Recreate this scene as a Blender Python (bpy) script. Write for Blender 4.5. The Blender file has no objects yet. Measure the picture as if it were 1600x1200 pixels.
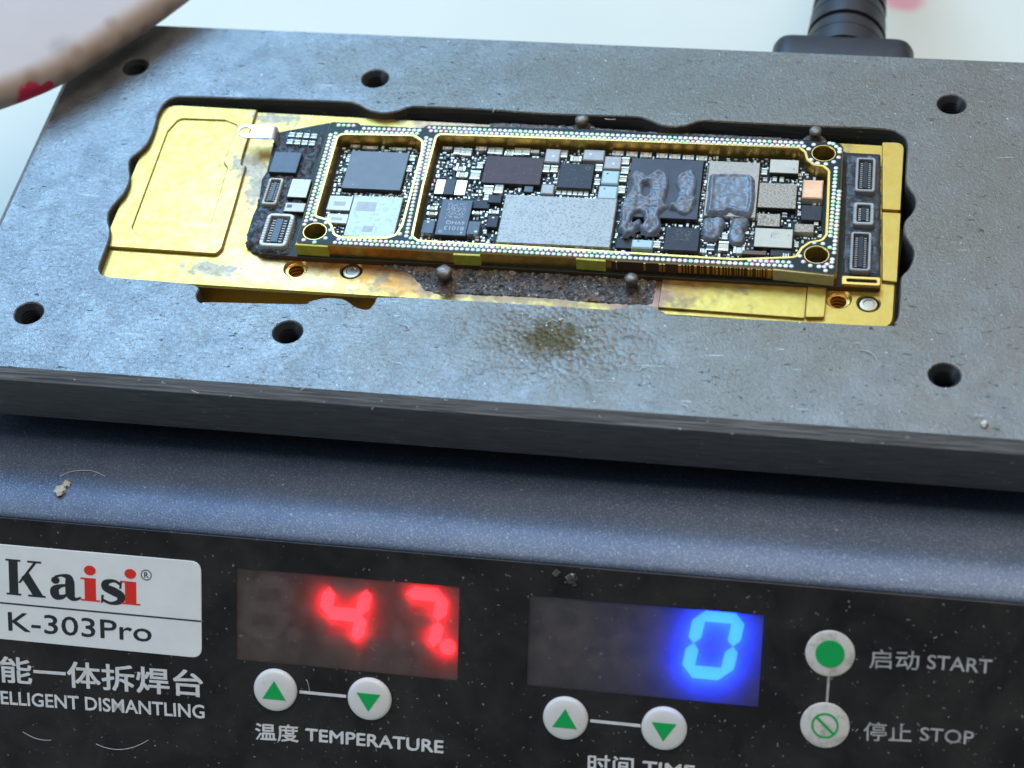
import bpy, bmesh, math, random
import numpy as np
from mathutils import Vector, Matrix, noise
from mathutils.geometry import tessellate_polygon

# 1 Blender unit = 1 mm
sc = bpy.context.scene
COL = sc.collection
rnd = random.Random(7)

# ------------------------------------------------------------------ camera
CAM_R = np.array([[0.98437823, -0.06982855, 0.16162759],
                  [0.15854007, 0.75082427, -0.64119261],
                  [-0.07658037, 0.65680050, 0.75016568]])
CAM_P = np.array([89.37985212, -139.75737294, 157.22718594])
FPX = 3116.3
cd = bpy.data.cameras.new('camera')
cam = bpy.data.objects.new('camera', cd)
COL.objects.link(cam)
m4 = Matrix.Identity(4)
for i in range(3):
    for j in range(3):
        m4[i][j] = float(CAM_R[i, j])
    m4[i][3] = float(CAM_P[i])
cam.matrix_world = m4
cd.sensor_width = 36
cd.lens = FPX / 1600 * 36
cd.clip_start = 1
cd.clip_end = 5000
cd.dof.use_dof = True
cd.dof.focus_distance = 224
cd.dof.aperture_fstop = 0.027
sc.camera = cam

# ------------------------------------------------------------------ light
w = bpy.data.worlds.new('World')
sc.world = w
w.use_nodes = True
w.node_tree.nodes['Background'].inputs[0].default_value = (0.80, 0.90, 1.0, 1)
w.node_tree.nodes['Background'].inputs[1].default_value = 0.13


def area(name, loc, tgt, sx, sy, power, col):
    l = bpy.data.lights.new(name, 'AREA')
    l.shape = 'RECTANGLE'
    l.size = sx
    l.size_y = sy
    l.energy = power
    l.color = col
    o = bpy.data.objects.new(name, l)
    COL.objects.link(o)
    o.location = loc
    d = Vector(tgt) - Vector(loc)
    o.rotation_euler = d.to_track_quat('-Z', 'Y').to_euler()
    return o


area('window_light', (-172, 399, 475), (50, 15, 0), 400, 380, 5.8e6, (0.33, 0.63, 1.0))
area('wall_bounce_lamp', (265, 440, 440), (60, 10, 0), 480, 330, 0.75e6, (1.0, 0.89, 0.76))
area('ceiling_lamp', (185, 30, 640), (60, 0, 0), 290, 320, 2.1e6, (1.0, 0.90, 0.77))
area('side_window', (-430, -110, 330), (40, -10, 0), 260, 260, 7.5e5, (0.66, 0.85, 1.0))
area('skylight', (-60, 20, 680), (50, 0, 0), 340, 260, 0.5e6, (0.74, 0.86, 1.0))

sc.view_settings.view_transform = 'Standard'
sc.view_settings.look = 'None'
sc.view_settings.exposure = 0.0
sc.view_settings.gamma = 1
sc.cycles.max_bounces = 10
sc.cycles.use_denoising = True

# ------------------------------------------------------------------ measuring
def ray(px, py):
    return CAM_R @ np.array([px - 800.0, -(py - 600.0), -FPX])


def at(px, py, z):
    """photo pixel measured on the level plane z -> x, y in mm"""
    r = ray(px, py)
    q = CAM_P + (z - CAM_P[2]) / r[2] * r
    return (float(q[0]), float(q[1]))


def ats(pts, z):
    return [at(x, y, z) for x, y in pts]


PANG = math.radians(54.5)
P0 = Vector((0, -19.1, -12.0))
PV = Vector((0, math.cos(PANG), math.sin(PANG)))      # up the panel
PN = Vector((0, -math.sin(PANG), math.cos(PANG)))     # out of the panel
PM = Matrix(((1, 0, 0, P0.x), (0, PV.y, PN.y, P0.y), (0, PV.z, PN.z, P0.z), (0, 0, 0, 1)))


def pan(px, py):
    """photo pixel measured on the sloping control panel -> x, v in mm"""
    r = Vector(ray(px, py))
    c = Vector(CAM_P)
    t = (P0 - c).dot(PN) / r.dot(PN)
    q = c + t * r - P0
    return (q.x, q.dot(PV))


# ------------------------------------------------------------------ materials
class NT:
    def __init__(s, name):
        s.m = bpy.data.materials.new(name)
        s.m.use_nodes = True
        s.t = s.m.node_tree
        s.b = s.t.nodes['Principled BSDF']
        s.out = s.t.nodes['Material Output']
        s._pos = None

    def n(s, typ, **kw):
        nd = s.t.nodes.new(typ)
        for k, v in kw.items():
            setattr(nd, k, v)
        return nd

    def l(s, a, b):
        s.t.links.new(a, b)

    def pos(s):
        if s._pos is None:
            s._pos = s.n('ShaderNodeNewGeometry')
        return s._pos.outputs['Position']

    def noise(s, scale, detail=4, rough=0.55, dist=0.0, vec=None, stretch=None):
        nd = s.n('ShaderNodeTexNoise')
        nd.inputs['Scale'].default_value = scale
        nd.inputs['Detail'].default_value = detail
        nd.inputs['Roughness'].default_value = rough
        nd.inputs['Distortion'].default_value = dist
        v = vec or s.pos()
        if stretch:
            mp = s.n('ShaderNodeMapping')
            mp.inputs['Scale'].default_value = stretch
            s.l(v, mp.inputs['Vector'])
            v = mp.outputs[0]
        s.l(v, nd.inputs['Vector'])
        return nd.outputs['Fac']

    def voro(s, scale, feature='F1'):
        nd = s.n('ShaderNodeTexVoronoi', feature=feature)
        nd.inputs['Scale'].default_value = scale
        s.l(s.pos(), nd.inputs['Vector'])
        return nd.outputs['Distance']

    def ramp(s, fac, lo, hi, a=0.0, b=1.0):
        nd = s.n('ShaderNodeMapRange')
        s.l(fac, nd.inputs[0])
        nd.inputs[1].default_value = lo
        nd.inputs[2].default_value = hi
        nd.inputs[3].default_value = a
        nd.inputs[4].default_value = b
        return nd.outputs[0]

    def math(s, op, a, b=None):
        nd = s.n('ShaderNodeMath', operation=op)
        for i, v in enumerate((a, b)):
            if v is None:
                continue
            if isinstance(v, (int, float)):
                nd.inputs[i].default_value = v
            else:
                s.l(v, nd.inputs[i])
        return nd.outputs[0]

    def mix(s, fac, a, b):
        nd = s.n('ShaderNodeMix', data_type='RGBA')
        for sock, v in ((nd.inputs[0], fac), (nd.inputs[6], a), (nd.inputs[7], b)):
            if isinstance(v, (int, float)):
                sock.default_value = v
            elif isinstance(v, tuple):
                sock.default_value = (*v[:3], 1)
            else:
                s.l(v, sock)
        return nd.outputs[2]

    def spot(s, x, y, rx, ry, ns=0.6, soft=0.35, nscale=0.6):
        """stain mask round (x, y) with a ragged border"""
        sub = s.n('ShaderNodeVectorMath', operation='SUBTRACT')
        s.l(s.pos(), sub.inputs[0])
        sub.inputs[1].default_value = (x, y, 0)
        mul = s.n('ShaderNodeVectorMath', operation='MULTIPLY')
        s.l(sub.outputs[0], mul.inputs[0])
        mul.inputs[1].default_value = (1 / rx, 1 / ry, 0)
        ln = s.n('ShaderNodeVectorMath', operation='LENGTH')
        s.l(mul.outputs[0], ln.inputs[0])
        nz = s.noise(nscale, 5, 0.6)
        d = s.math('ADD', ln.outputs['Value'], s.ramp(nz, 0.25, 0.75, -ns, ns))
        return s.ramp(d, 1 - soft, 1 + soft, 1, 0)

    def ball(s, v, rad, soft=0.3, ns=0.3, nscale=0.5):
        sub = s.n('ShaderNodeVectorMath', operation='DISTANCE')
        s.l(s.pos(), sub.inputs[0])
        sub.inputs[1].default_value = tuple(v)
        nz = s.noise(nscale, 4, 0.6)
        d = s.math('ADD', s.math('DIVIDE', sub.outputs['Value'], rad), s.ramp(nz, 0.25, 0.75, -ns, ns))
        return s.ramp(d, 1 - soft, 1 + soft, 1, 0)

    def bump(s, h, strength, dist=0.1, prev=None):
        nd = s.n('ShaderNodeBump')
        nd.inputs['Strength'].default_value = abs(strength)
        nd.invert = strength < 0
        nd.inputs['Distance'].default_value = dist
        s.l(h, nd.inputs['Height'])
        if prev is not None:
            s.l(prev, nd.inputs['Normal'])
        s.l(nd.outputs[0], s.b.inputs['Normal'])
        return nd.outputs[0]

    def base(s, v):
        s.set('Base Color', v)

    def set(s, k, v):
        if isinstance(v, tuple):
            s.b.inputs[k].default_value = (*v[:3], 1)
        elif isinstance(v, (int, float)):
            s.b.inputs[k].default_value = v
        else:
            s.l(v, s.b.inputs[k])


def simple(name, col, rough=0.5, metal=0.0, nscale=None, var=0.25, bump=0.0, bscale=6.0, spec=0.5):
    n = NT(name)
    n.set('Roughness', rough)
    n.set('Metallic', metal)
    n.set('Specular IOR Level', spec)
    if nscale:
        f = n.noise(nscale, 4, 0.6)
        dk = tuple(c * (1 - var) for c in col)
        lt = tuple(min(1, c * (1 + var)) for c in col)
        n.base(n.mix(n.ramp(f, 0.3, 0.7), dk, lt))
    else:
        n.base(col)
    if bump:
        n.bump(n.noise(bscale, 3), bump, 0.1)
    return n.m


M = {}

# cast grey plate: smeared scuffs, crinkled grain, flux stain
n = NT('plate_grey')
f1 = n.noise(0.22, 5, 0.6, 0.8)
f2 = n.noise(0.9, 6, 0.68, 1.8, stretch=(0.7, 1.3, 1))
c = n.mix(n.ramp(f1, 0.35, 0.68), (0.14, 0.142, 0.144), (0.215, 0.216, 0.212))
c = n.mix(n.ramp(f2, 0.60, 0.74, 0, 0.42), c, (0.36, 0.355, 0.33))
br = n.math('MULTIPLY', n.spot(76, 24, 42, 34, 0.5, 0.6, 0.12), 0.75)
c = n.mix(br, c, (0.135, 0.110, 0.072))
br = n.math('MULTIPLY', n.spot(56, 44, 30, 6, 0.5, 0.6, 0.25), 0.55)
c = n.mix(br, c, (0.10, 0.085, 0.06))
br = n.math('MULTIPLY', n.spot(96, 30, 30, 30, 0.5, 0.6, 0.2), 0.5)
c = n.mix(br, c, (0.145, 0.122, 0.092))
sx, sy = at(862, 528, 0)
c = n.mix(n.math('MULTIPLY', n.spot(sx, sy, 3.2, 2.5, 0.6, 0.45, 0.9), 0.95), c, (0.065, 0.044, 0.010))
gl = n.math('MULTIPLY', n.ramp(n.voro(1.9), 0.16, 0.24, 1, 0), n.spot(sx, sy, 5.5, 4.2, 0.5, 0.5, 0.7))
c = n.mix(n.math('MULTIPLY', gl, n.ramp(n.noise(1.6, 2), 0.46, 0.56, 0, 0.8)), c, (0.50, 0.46, 0.36))  # bright glints of the grains round the stain, painted into the colour
pits = n.ramp(n.noise(1.25, 3, 0.6, 1.4, stretch=(0.6, 1.6, 1)), 0.29, 0.335, 1, 0)
c = n.mix(n.math('MULTIPLY', pits, 0.8), c, (0.018, 0.018, 0.02))
for rot_, sc__, th_ in ((0.4, 0.5, 0.70), (-0.7, 0.6, 0.715), (1.2, 0.45, 0.725)):
    mp_ = n.n('ShaderNodeMapping')
    mp_.inputs['Rotation'].default_value = (0, 0, rot_)
    mp_.inputs['Scale'].default_value = (0.22, 3.0, 1)
    n.l(n.pos(), mp_.inputs['Vector'])
    c = n.mix(n.ramp(n.noise(sc__ * 1.6, 3, 0.6, 0.3, vec=mp_.outputs[0]), th_, th_ + 0.03, 0, 0.45), c, (0.48, 0.48, 0.46))
dust = n.ramp(n.noise(2.4, 2, 0.5), 0.725, 0.765)
c = n.mix(dust, c, (0.62, 0.62, 0.58))
n.base(c)
n.set('Roughness', n.ramp(f2, 0.3, 0.7, 0.34, 0.47))
n.set('Specular IOR Level', 0.9)
n.set('Metallic', 0.75)
b1 = n.bump(n.noise(2.0, 5, 0.66, 1.1), 0.42, 0.22)
b2 = n.bump(pits, -0.5, 0.2, b1)
gr = n.math('MULTIPLY', n.voro(1.7), n.spot(sx, sy, 8.5, 5.2, 0.5, 0.6, 0.4))
n.bump(gr, -0.6, 0.36, b2)
M['plate'] = n.m

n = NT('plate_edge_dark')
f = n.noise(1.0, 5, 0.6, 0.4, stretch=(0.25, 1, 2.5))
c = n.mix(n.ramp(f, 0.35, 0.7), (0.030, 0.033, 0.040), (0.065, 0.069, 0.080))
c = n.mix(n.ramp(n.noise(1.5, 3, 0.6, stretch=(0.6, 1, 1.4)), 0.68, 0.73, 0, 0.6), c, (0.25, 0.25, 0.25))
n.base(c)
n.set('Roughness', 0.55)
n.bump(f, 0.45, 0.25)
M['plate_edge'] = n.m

n = NT('plate_rim_worn')
f = n.noise(1.0, 5, 0.6, 0.5, stretch=(0.12, 1.6, 3.0))
c = n.mix(n.ramp(f, 0.35, 0.65), (0.06, 0.065, 0.073), (0.19, 0.20, 0.21))
n.base(c)
n.set('Roughness', 0.5)
n.bump(f, 0.7, 0.3)
M['plate_rim'] = n.m
M['hole_dark'] = simple('dark_thread', (0.035, 0.036, 0.04), 0.4, 0.6)  # threaded holes coloured darker than the plate top

# powder coated housing
n = NT('housing_powder_coat')
c = n.mix(n.noise(0.25, 3), (0.080, 0.108, 0.170), (0.115, 0.148, 0.22))
c = n.mix(n.ramp(n.noise(2.6, 2, 0.5), 0.715, 0.75, 0, 0.9), c, (0.42, 0.45, 0.5))
c = n.mix(n.math('MULTIPLY', n.ramp(n.noise(0.12, 4, 0.6), 0.48, 0.7), 0.12), c, (0.22, 0.24, 0.26))
gsp = n.ramp(n.noise(5.0, 3, 0.7), 0.52, 0.66, 0, 0.55)
c = n.mix(gsp, c, (0.34, 0.37, 0.43))
n.base(c)
n.set('Roughness', 0.46)
n.set('Specular IOR Level', 0.9)
n.set('Metallic', 0.75)
n.bump(n.noise(6.0, 3, 0.6), 0.45, 0.11)
M['housing'] = n.m

# glossy film on the control panel
n = NT('panel_film')
haz = n.ramp(n.noise(0.16, 5, 0.6, 0.5), 0.38, 0.72, 0, 0.22)
c = n.mix(haz, (0.009, 0.008, 0.009), (0.12, 0.11, 0.105))
c = n.mix(n.ramp(n.noise(2.3, 2, 0.5), 0.70, 0.74, 0, 0.55), c, (0.45, 0.45, 0.45))
c = n.mix(n.ramp(n.noise(0.9, 3, 0.7), 0.74, 0.76, 0, 0.5), c, (0.4, 0.4, 0.4))
n.base(c)
n.set('Roughness', 0.36)
n.bump(n.noise(3, 2), 0.06, 0.1)
M['film'] = n.m


def window_mat(name, smoke, tshare):
    n = NT(name)
    haz = n.ramp(n.noise(0.35, 5, 0.65, 0.4), 0.35, 0.75, 0.28, 0.62)
    c = n.mix(haz, (0.02, 0.018, 0.018), smoke)
    c = n.mix(n.ramp(n.noise(2.2, 2, 0.5), 0.69, 0.73, 0, 0.6), c, (0.5, 0.5, 0.5))
    n.base(c)
    n.set('Roughness', 0.4)
    tr = n.n('ShaderNodeBsdfTransparent')
    tr.inputs[0].default_value = (0.62, 0.6, 0.6, 1)
    tl = n.n('ShaderNodeBsdfTranslucent')
    tl.inputs[0].default_value = (0.95, 0.95, 1, 1)
    m1 = n.n('ShaderNodeMixShader')
    m1.inputs[0].default_value = tshare
    n.l(tr.outputs[0], m1.inputs[1])
    n.l(tl.outputs[0], m1.inputs[2])
    m2 = n.n('ShaderNodeMixShader')
    m2.inputs[0].default_value = 0.5
    n.l(m1.outputs[0], m2.inputs[1])
    n.l(n.b.outputs[0], m2.inputs[2])
    n.l(m2.outputs[0], n.out.inputs[0])
    return n.m


M['win_red'] = window_mat('smoked_window_red', (0.34, 0.27, 0.26), 0.28)
M['win_blue'] = window_mat('smoked_window_blue', (0.25, 0.225, 0.22), 0.40)


def emit(name, col, k):
    n = NT(name)
    n.base((0.02, 0.02, 0.02))
    n.b.inputs['Emission Color'].default_value = (*col, 1)
    n.b.inputs['Emission Strength'].default_value = k
    return n.m


M['led_red'] = emit('lit_red_led', (1.0, 0.010, 0.016), 22)
M['led_blue'] = emit('lit_blue_led', (0.004, 0.034, 1.0), 56)
M['led_off'] = simple('unlit_led', (0.22, 0.18, 0.17), 0.6)
M['display_box'] = simple('display_backing', (0.03, 0.027, 0.027), 0.7)
M['white_print'] = simple('white_print', (0.72, 0.74, 0.78), 0.5, nscale=1.2, var=0.12)
M['grey_print'] = simple('worn_grey_print', (0.42, 0.43, 0.45), 0.5, nscale=1.0, var=0.3)
M['sticker'] = simple('label_white', (0.86, 0.90, 0.93), 0.35, nscale=0.3, var=0.04)
M['ink_black'] = simple('ink_black', (0.025, 0.03, 0.035), 0.4)
M['ink_red'] = simple('ink_red', (0.80, 0.035, 0.025), 0.4)
M['green'] = simple('green_print', (0.0, 0.42, 0.10), 0.45)
n = NT('button_white')
c = n.mix(n.ramp(n.noise(0.9, 4, 0.65), 0.62, 0.75, 0, 0.5), (0.76, 0.76, 0.76), (0.40, 0.38, 0.33))
n.base(c)
n.set('Roughness', 0.38)
M['button'] = n.m
n = NT('button_grubby')
c = n.mix(n.ramp(n.noise(0.7, 5, 0.65), 0.48, 0.72, 0, 0.75), (0.72, 0.70, 0.68), (0.30, 0.27, 0.20))
n.base(c)
n.set('Roughness', 0.5)
M['button2'] = n.m

# gilded jig with heat stains
n = NT('jig_gold')
f1 = n.noise(0.8, 5, 0.6, 0.6)
c = n.mix(n.ramp(f1, 0.35, 0.7), (0.49, 0.34, 0.082), (0.46, 0.30, 0.058))
def world_spots(n, c, items):
    for (px, py, rx, ry, col, amt, nsc) in items:
        x, y = at(px, py, -1.1)
        c = n.mix(n.math('MULTIPLY', n.spot(x, y, rx, ry, 0.65, 0.3, nsc), amt), c, col)
    return c
c = world_spots(n, c, [
    (455, 420, 9, 3.0, (0.50, 0.30, 0.17), 0.6, 0.5),
    (350, 330, 5, 9, (0.46, 0.28, 0.12), 0.45, 0.5),
    (420, 235, 4.5, 7, (0.44, 0.25, 0.10), 0.6, 0.5),
    (595, 425, 6, 1.9, (0.45, 0.18, 0.035), 0.85, 0.8),
    (640, 445, 4.5, 1.8, (0.36, 0.13, 0.03), 0.85, 0.8),
    (840, 445, 16, 4.0, (0.20, 0.11, 0.06), 0.95, 0.5),
    (1000, 455, 4.0, 4.0, (0.24, 0.12, 0.08), 0.9, 0.6),
    (1020, 205, 20, 2.6, (0.22, 0.12, 0.085), 0.95, 0.4),
    (720, 196, 7.5, 1.6, (0.30, 0.17, 0.10), 0.85, 0.6),
    (1075, 450, 2.6, 1.2, (0.50, 0.26, 0.06), 0.7, 1.0),
])
c = n.mix(n.ramp(n.noise(1.7, 4, 0.7, 0.8), 0.66, 0.71, 0, 0.7), c, (0.42, 0.30, 0.12))
ox = None
for px, py, rx, ry in ((330, 419, 3.2, 1.1), (388, 258, 1.9, 1.9), (434, 184, 3.2, 0.9), (404, 285, 1.2, 3.2)):
    x, y = at(px, py, -1.0)
    m_ = n.spot(x, y, rx, ry, 0.75, 0.22, 1.1)
    m_ = n.math('MULTIPLY', m_, 0.62)
    ox = m_ if ox is None else n.math('MAXIMUM', ox, m_)
c = n.mix(n.math('MULTIPLY', ox, 0.9), c, n.mix(n.ramp(n.noise(2.5, 4), 0.4, 0.6), (0.12, 0.095, 0.085), (0.24, 0.20, 0.175)))
n.base(c)
n.set('Metallic', n.ramp(ox, 0, 1, 0.88, 0.15))
n.set('Roughness', n.ramp(n.noise(0.9, 5, 0.65), 0.3, 0.75, 0.29, 0.52))
b1 = n.bump(n.noise(1.6, 4, 0.6, 0.6), 0.10, 0.15)
n.bump(n.noise(5, 2, 0.5, stretch=(0.25, 1.6, 1)), 0.05, 0.1, b1)
M['gold'] = n.m
M['gold_wall'] = simple('gilt_wall', (0.80, 0.50, 0.13), 0.32, 0.95, 0.9, 0.25, 0.12, 3)
M['gold_rim'] = simple('gilt_rim', (0.64, 0.43, 0.12), 0.34, 0.9)
M['solder_dull'] = simple('dull_solder', (0.20, 0.175, 0.15), 0.5, 0.75, 2.0, 0.4, 0.4, 4)
M['magnet'] = simple('nickel_disc', (0.40, 0.35, 0.26), 0.35, 0.95, 2.0, 0.12)

n = NT('flux_crud')
f = n.noise(1.8, 4, 0.65)
c = n.mix(n.ramp(f, 0.35, 0.6), (0.010, 0.008, 0.008), (0.105, 0.09, 0.082))
c = n.mix(n.ramp(n.noise(2.6, 3), 0.60, 0.68, 0, 0.75), c, (0.50, 0.47, 0.45))
c = n.mix(n.ramp(n.noise(0.5, 3), 0.54, 0.62, 0, 0.45), c, (0.19, 0.10, 0.04))
n.base(c)
n.set('Roughness', 0.42)
n.bump(n.noise(3.2, 4), 0.9, 0.25)
M['crud'] = n.m

# circuit board
M['mask'] = simple('solder_mask_black', (0.010, 0.017, 0.015), 0.42, 0, 1.5, 0.4, 0, 6, 0.18)
M['fr4'] = simple('bare_substrate', (0.50, 0.47, 0.05), 0.5, 0, 1.5, 0.18, 0.1)
M['fr4_pale'] = simple('pale_substrate', (0.50, 0.45, 0.20), 0.5, 0, 1.5, 0.15, 0.1)
M['edge_brown'] = simple('board_edge_brown', (0.10, 0.055, 0.025), 0.4, 0.3)
M['goo'] = simple('black_underfill', (0.040, 0.043, 0.050), 0.34, 0, 1.4, 0.5, 0.35, 2.2, 0.3)
M['chip_grey'] = simple('chip_grey', (0.115, 0.125, 0.138), 0.35, 0.0, 0.8, 0.10, 0.0, 6, 0.3)
M['chip_dark'] = simple('chip_dark', (0.030, 0.031, 0.036), 0.42, 0.0, 1.2, 0.2, 0.08, 8, 0.2)
M['chip_soc'] = simple('chip_soc', (0.045, 0.048, 0.060), 0.38, 0.0, 0.8, 0.15, 0.0, 6, 0.25)
M['chip_slate'] = simple('chip_slate', (0.075, 0.095, 0.125), 0.40, 0.0, 1.2, 0.15, 0.08, 8, 0.3)
M['chip_maroon'] = simple('chip_maroon', (0.052, 0.021, 0.018), 0.40, 0.0, 1.5, 0.2, 0.0, 6, 0.22)
M['side_dark'] = simple('package_side', (0.02, 0.018, 0.018), 0.5)


def speckled(name, col, dk, sc_, rough=0.45, metal=0.3, lo=0.5, hi=0.62, bump=0.25):
    n = NT(name)
    f = n.noise(sc_, 3, 0.7)
    n.base(n.mix(n.ramp(f, lo, hi), col, dk))
    n.set('Roughness', rough)
    n.set('Metallic', metal)
    n.bump(f, bump, 0.08)
    return n.m


M['shield_silver'] = speckled('etched_shield_silver', (0.31, 0.29, 0.255), (0.17, 0.16, 0.145), 4.5, 0.45, 0.45)
M['shield_beige'] = speckled('etched_shield_beige', (0.36, 0.31, 0.25), (0.29, 0.25, 0.20), 4.0, 0.5, 0.35)
M['beige_grain'] = speckled('grainy_beige', (0.38, 0.31, 0.235), (0.16, 0.12, 0.085), 5.0, 0.5, 0.35, 0.46, 0.60)
M['label_cream'] = simple('label_cream', (0.47, 0.43, 0.34), 0.45, 0.15, 1.0, 0.06)
M['label_silver'] = speckled('label_silver', (0.40, 0.41, 0.41), (0.31, 0.32, 0.34), 2.0, 0.4, 0.25)
M['white_part'] = simple('white_ceramic', (0.52, 0.53, 0.50), 0.4, 0.1, 2.0, 0.08)
M['pale_blue'] = simple('pale_blue_package', (0.36, 0.47, 0.50), 0.4, 0.0, 1.0, 0.06)
M['inductor'] = simple('grey_inductor', (0.33, 0.32, 0.30), 0.5, 0.2, 1.5, 0.1)
M['salmon'] = simple('salmon_package', (0.78, 0.42, 0.24), 0.45, 0.2, 0.6, 0.18)
M['copper'] = simple('copper_end', (0.72, 0.34, 0.13), 0.3, 0.9)
M['tin'] = simple('tinned_end', (0.55, 0.54, 0.50), 0.32, 0.8)
M['cap_body'] = simple('capacitor_tan', (0.52, 0.46, 0.33), 0.45, 0.1, 3.0, 0.15)
M['steel'] = simple('bright_steel', (0.58, 0.60, 0.62), 0.28, 0.85)
M['etch'] = simple('pale_etching', (0.42, 0.46, 0.52), 0.6)
M['etch_dim'] = simple('dim_etching', (0.11, 0.11, 0.12), 0.6)
M['etch_grey'] = simple('grey_etching', (0.30, 0.32, 0.33), 0.5)

n = NT('solder_pad_sheen')
g = n.n('ShaderNodeNewGeometry')
cr = n.n('ShaderNodeValToRGB')
cr.color_ramp.interpolation = 'CONSTANT'
els = [(0.0, (0.80, 0.80, 0.76)), (0.28, (0.45, 0.78, 0.48)), (0.42, (0.82, 0.78, 0.64)), (0.58, (0.82, 0.55, 0.58)),
       (0.68, (0.66, 0.68, 0.88)), (0.80, (0.74, 0.80, 0.78)), (0.92, (0.66, 0.84, 0.46))]
cr.color_ramp.elements[0].position = 0
cr.color_ramp.elements[0].color = (*els[0][1], 1)
cr.color_ramp.elements[1].position = els[1][0]
cr.color_ramp.elements[1].color = (*els[1][1], 1)
for p_, c_ in els[2:]:
    e = cr.color_ramp.elements.new(p_)
    e.color = (*c_, 1)
n.l(g.outputs['Random Per Island'], cr.inputs[0])
n.base(cr.outputs[0])
n.set('Metallic', 0.25)
n.set('Roughness', 0.35)
M['pad'] = n.m

n = NT('tiny_component_mix')
g = n.n('ShaderNodeNewGeometry')
cr = n.n('ShaderNodeValToRGB')
cr.color_ramp.interpolation = 'CONSTANT'
els = [(0.0, (0.78, 0.78, 0.74)), (0.34, (0.60, 0.56, 0.44)), (0.52, (0.34, 0.34, 0.32)), (0.66, (0.55, 0.70, 0.62)), (0.78, (0.09, 0.08, 0.09)), (0.9, (0.70, 0.72, 0.80))]
cr.color_ramp.elements[0].color = (*els[0][1], 1)
cr.color_ramp.elements[1].position = els[1][0]
cr.color_ramp.elements[1].color = (*els[1][1], 1)
for p_, c_ in els[2:]:
    e = cr.color_ramp.elements.new(p_)
    e.color = (*c_, 1)
n.l(g.outputs['Random Per Island'], cr.inputs[0])
n.base(cr.outputs[0])
n.set('Metallic', 0.3)
n.set('Roughness', 0.35)
M['tiny'] = n.m

n = NT('thermal_paste_grey')
f = n.noise(2.2, 5, 0.65)
n.base(n.mix(n.ramp(f, 0.35, 0.7), (0.10, 0.12, 0.152), (0.175, 0.20, 0.242)))
n.set('Roughness', 0.36)
n.set('Specular IOR Level', 0.6)
n.bump(n.noise(3.0, 4, 0.6), 0.30, 0.15)
M['paste'] = n.m

# surroundings
n = NT('tablecloth_print')
c = n.mix(n.noise(0.05, 3), (0.58, 0.565, 0.475), (0.65, 0.61, 0.50))
x, y = at(1412, -2, -42)
c = n.mix(n.spot(x, y, 3.0, 2.6, 0.3, 0.3, 0.2), c, (0.66, 0.30, 0.33))
x, y = at(700, -60, -42)
c = n.mix(n.spot(x, y, 8, 6, 0.3, 0.3, 0.2), c, (0.80, 0.22, 0.32))
n.base(c)
n.set('Roughness', 0.55)
M['table'] = n.m
M['rubber'] = simple('plug_rubber', (0.020, 0.019, 0.021), 0.45, 0, 0.3, 0.2)
M['rubber_groove'] = simple('plug_groove', (0.012, 0.012, 0.013), 0.6)
M['lint'] = simple('lint', (0.62, 0.62, 0.60), 0.7)
M['crumb'] = simple('crumb', (0.50, 0.47, 0.38), 0.5, 0, 2, 0.2, 0.5, 3)

# ------------------------------------------------------------------ building helpers
def tag(o, label=None, cat=None, group=None, kind=None):
    for k, v in (('label', label), ('category', cat), ('group', group), ('kind', kind)):
        if v:
            o[k] = v
    return o


def thing(name, loc, label, cat, group=None):
    o = bpy.data.objects.new(name, None)
    COL.objects.link(o)
    o.location = loc
    o.empty_display_size = 5
    return tag(o, label, cat, group)


def obj(name, me, mats, parent=None, label=None, kind=None, angle=30):
    """link a mesh whose vertices are in world mm; sits under its parent"""
    if isinstance(me, bmesh.types.BMesh):
        b = me
        me = bpy.data.meshes.new(name)
        b.to_mesh(me)
        b.free()
    if not isinstance(mats, (list, tuple)):
        mats = [mats]
    for m_ in mats:
        me.materials.append(M[m_] if isinstance(m_, str) else m_)
    o = bpy.data.objects.new(name, me)
    COL.objects.link(o)
    org = Vector((0, 0, 0))
    q = parent
    while q is not None:
        org += q.location
        q = q.parent
    # centre the origin on the mesh
    if len(me.vertices):
        co = np.empty(len(me.vertices) * 3, np.float32)
        me.vertices.foreach_get('co', co)
        co = co.reshape(-1, 3)
        ce = Vector(((co[:, 0].min() + co[:, 0].max()) / 2, (co[:, 1].min() + co[:, 1].max()) / 2, co[:, 2].min()))
        ce = Vector([float(v) for v in ce])
        me.transform(Matrix.Translation(-ce))
        o.location = ce - org
    if parent is not None:
        o.parent = parent
    me.shade_smooth()
    me.set_sharp_from_angle(angle=math.radians(angle))
    if label:
        o['label'] = label
    if kind:
        o['kind'] = kind
    return o


def area2(l):
    return sum(l[i][0] * l[(i + 1) % len(l)][1] - l[(i + 1) % len(l)][0] * l[i][1] for i in range(len(l)))


def ccw(l):
    return list(l) if area2(l) > 0 else list(reversed(l))


def fillet(pts, r, seg=6):
    """round the corners of a polygon; r a number or one per corner"""
    out = []
    N = len(pts)
    for i in range(N):
        p = Vector(pts[i][:2])
        a = Vector(pts[i - 1][:2]) - p
        b = Vector(pts[(i + 1) % N][:2]) - p
        rr = r[i] if isinstance(r, (list, tuple)) else r
        la, lb = a.length, b.length
        if rr <= 0 or la < 1e-6 or lb < 1e-6:
            out.append(tuple(p))
            continue
        a /= la
        b /= lb
        ang = math.acos(max(-1, min(1, a.dot(b))))
        if ang > math.pi - 0.02:
            out.append(tuple(p))
            continue
        d = min(rr / math.tan(ang / 2), la * 0.48, lb * 0.48)
        p1 = p + a * d
        p2 = p + b * d
        for k in range(seg + 1):
            t = k / seg
            q = p1 * (1 - t) ** 2 + p * 2 * t * (1 - t) + p2 * t * t
            out.append((q.x, q.y))
    return out


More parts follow.
